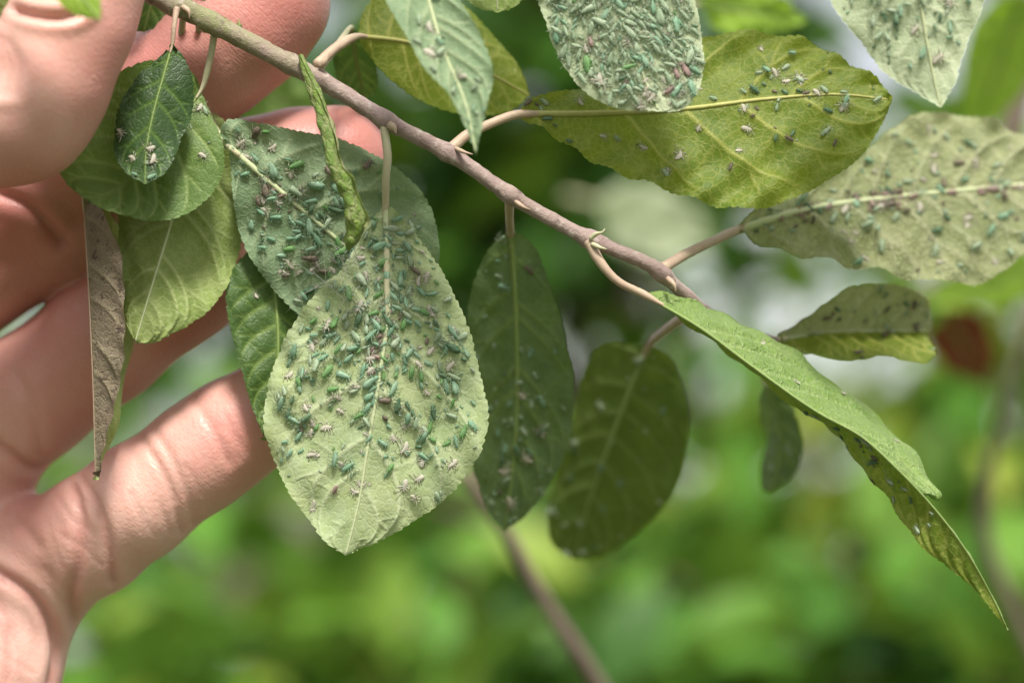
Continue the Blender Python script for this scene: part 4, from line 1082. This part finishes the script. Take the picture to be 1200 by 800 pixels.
def shed(key, spots, size=1.9, more=0, tr=(0.1, 0.85)):
    spots = list(spots) + [(r.uniform(*tr), r.uniform(-.85, .85)) for _ in range(more)]
    spots = [q for q in spots if inframe(key, *q)]
    nfix = len(spots) - more
    for k, (ti, ui) in enumerate(spots):
        o = bpy.data.objects.new('shed_skin', SHED[int(r.integers(6))]); COL.objects.link(o)
        o.matrix_world = frame_of(key, ti, ui, r.uniform(0, 6.28), size * (r.uniform(0.8, 1.15) if k < nfix else r.uniform(0.35, 0.8)))
        nm = {'big': 'broad pale hanging leaf', 'behind_big': 'grey-green leaf behind the broad leaf', 'small_dark': 'small dark leaf beside the thumb', 'mid_left': 'mid green leaf beside the thumb',
              'crowded_top': 'crowded leaf hanging from above', 'yellow_right': 'yellow-green leaf', 'lit_left': 'sunlit leaf beside the withered one', 'dark_left': 'dark leaf left of the broad leaf',
              'mottled_right': 'mottled leaf right of the yellow-green leaf', 'right_of_big': 'dark leaf right of the broad leaf', 'pointed_top': 'pale pointed leaf hanging from above',
              'drooping': 'drooping leaf at the twig end', 'front_top': 'blurred grey-green leaf hanging over the twig'}[key]
        tag(o, f"{'white star-shaped shed aphid skin' if k < nfix else 'tiny pale scrap of shed aphid skin'} on the {nm}", 'shed skin', f"shed skins on the {nm}")
shed('big', [(.30, -.35), (.36, -.62), (.42, -.7), (.50, -.82), (.44, -.1), (.47, -.08), (.40, .5), (.43, .68), (.30, .55), (.55, -.35), (.62, -.55), (.63, -.42), (.56, .2), (.66, .35), (.68, .55),
             (.66, .82), (.72, .6), (.70, -.58), (.22, .5), (.60, .3), (.52, -.2), (.35, .8), (.75, .5), (.58, -.62), (.33, -.15)], 1.8, 40)
shed('behind_big', [(.10, -.45), (.22, -.6), (.3, -.35), (.42, -.62), (.5, -.3), (.55, .4), (.48, .62), (.36, -.15), (.25, .3)], 1.8, 22)
shed('small_dark', [(.62, -.8), (.74, .12), (.81, .28), (.79, -.45)], 1.7)
shed('mid_left', [(.33, .62), (.1, .4)], 1.7)
shed('crowded_top', [(.93, -.1), (.95, -.05), (.9, .45), (.75, .0), (.73, .35), (.80, -.7), (.68, .1)], 2.0, 30, (.55, .95))
shed('yellow_right', [(.68, -.4), (.75, -.3), (.6, .25), (.8, -.05), (.42, .55), (.86, .2)], 1.8, 10)
shed('mottled_right', [(.4, .1), (.5, .15), (.62, .3), (.55, -.3), (.3, .1), (.66, -.35)], 2.0, 14)
shed('right_of_big', [(.8, -.2), (.75, .3), (.55, .1), (.66, .45), (.9, .1)], 1.8)
shed('pointed_top', [(.7, -.15), (.82, .2), (.62, .4)], 2.0)
shed('drooping', [(.25, -.7), (.42, -.8), (.55, -.75), (.35, -.3), (.63, -.6)], 1.1)
shed('front_top', [(.6, -.5), (.7, .2), (.5, -.2)], 1.8)
shed('dark_left', [(.3, -.4)], 1.0)

# wisps of cobweb over the colony beside the pale petiole
def cobweb():
    V, F, b = [], [], 0
    rr = np.random.default_rng(3)
    for k in range(45):
        c = rr.normal([418, 325], [22, 20]); a = rr.uniform(0, 3.14); L = rr.uniform(15, 45)
        p0 = c - L * np.array([math.cos(a), math.sin(a)]); p1 = c + L * np.array([math.cos(a), math.sin(a)])
        mm_ = c + rr.normal(0, 8, 2)
        s = spline([(p0[0], p0[1], 1.0), (mm_[0], mm_[1], rr.uniform(-2, -0.5)), (p1[0], p1[1], 0.5)], 8)
        v, f = tube_geo(P(s[:, 0], s[:, 1], s[:, 2]), np.full(8, 0.000013), 3)
        V.append(v); F.extend([tuple(b + x for x in q) for q in f]); b += len(v)
    return np.vstack(V), F
M['web'] = plain_mat('cobweb_silk', (0.7, 0.7, 0.68), (0.8, 0.8, 0.78), 0.5, 500, trans=0.4)
cv_, cf_ = cobweb()
tag(mesh_obj('cobweb', cv_, cf_, M['web'], None, P(418, 325, 0)), 'wispy grey cobweb over the aphids left of the pale petiole', 'cobweb')

# ------------------------------------------------------------------ orchard behind
def W3(px, py, depth_m):
    return P(px, py, (depth_m - FOCUS) * 1000)
GT = 'plum trees behind the held twig'
def bush(px, py, depth, rad, ncl, per, size, label, seed, tint, spread, tr_=0.03, base_dx=0.2):
    c = W3(px, py, depth)
    return tree('plum_tree', (c[0] + base_dx, c[1] + 0.1, -0.05), c + np.array([base_dx * 0.5, 0.05, -rad[2] * 0.4]), c, rad, ncl, per, size, label, GT, seed, tint, tr_, 12, spread)
b1 = bush(900, 700, 1.15, (0.26, 0.16, 0.07), 40, 12, 0.040, 'low green plum bush with leaves blurred below the drooping leaf', 21, (0.15, 0.9), 0.035, 0.012)
b2 = bush(400, 850, 1.25, (0.28, 0.16, 0.08), 46, 13, 0.040, 'green plum bush blurred below the hand and broad leaf', 22, (0.1, 0.85), 0.035, 0.012)
b3 = bush(1210, 400, 1.25, (0.11, 0.14, 0.15), 34, 11, 0.040, 'yellowish plum tree blurred beside the curled small leaf', 23, (0.55, 1.0), 0.035, 0.012)
b4 = bush(500, 170, 1.4, (0.26, 0.2, 0.12), 56, 15, 0.042, 'dark green plum tree blurred behind the twig', 24, (0.0, 0.25), 0.04, 0.02)
bush(700, 590, 2.0, (0.48, 0.35, 0.22), 64, 15, 0.045, 'broad plum tree filling the view beyond the nearer bushes', 25, (0.1, 0.85), 0.06, 0.04, 0.5)
bush(160, 560, 3.6, (0.9, 0.7, 0.55), 80, 15, 0.06, 'tall far plum tree seen through gaps between the nearer bushes', 26, (0.1, 0.8), 0.12, 0.07, -0.6)
bush(950, 640, 4.6, (1.4, 0.7, 0.6), 90, 15, 0.06, 'farthest plum tree low behind the drooping leaf', 27, (0.2, 0.9), 0.14, 0.07, 0.7)

# single blurred leaves and stems that can be told apart in the background
def oval(key, root, cx, cy, ln, wd, ang, dz, mat, label=None, tilt=20):
    a = math.radians(ang); ux, uy = math.cos(a), math.sin(a)
    def at(t, w): return (cx + ux * (t - .5) * ln - uy * w, cy + uy * (t - .5) * ln + ux * w)
    prof = [(0, 0), (.12, .32), (.3, .5), (.55, .48), (.78, .3), (.92, .12), (1, 0)]
    leaf(key, root, [at(t, 0) for t in (0, .33, .66, 1)], [at(t, -w * wd) for t, w in prof], [at(t, w * wd) for t, w in prof], mat, z=(dz, dz + tilt),
         nt=60, nu=10, nv=5, label=label, petiole=[(*at(-.25, 6), dz - 5)], rib_mat='rib_dark', cup=1.0, wave=1.0)
oval('bg1', b4, 880, 14, 130, 60, 8, 90, 'bright')
oval('bg2', b3, 1170, 75, 190, 85, 110, 170, 'bright')
oval('bg3', b3, 1130, 405, 110, 70, 60, 260, 'redleaf', 'dark red withered leaf')
oval('bg4', b3, 1160, 330, 190, 60, 165, 240, 'bright')
oval('bg5', b4, 330, 118, 150, 70, 30, 90, 'mid')
oval('bg8', b4, 770, 262, 150, 90, 20, 380, 'top')
def bgstem(root, pts, rpx, mat='trunk'):
    pxtube('limb', pts, rpx, M[mat], root, n=24, rough=0.03)
bgstem(b2, [(545, 555, 150), (585, 610, 155), (630, 690, 160), (700, 800, 170), (860, 1100, 200)], [7, 9, 10, 12, 15])
bgstem(b3, [(1235, 300, 240), (1186, 430, 240), (1165, 520, 250), (1152, 610, 260), (1200, 740, 270), (1330, 1000, 300)], [3, 4, 8, 8, 7, 8])
bgstem(b3, [(1215, 60, 240), (1190, 140, 240), (1182, 260, 240)], [16, 13, 9])

for o in bpy.data.objects:
    if '_o' in o: del o['_o']
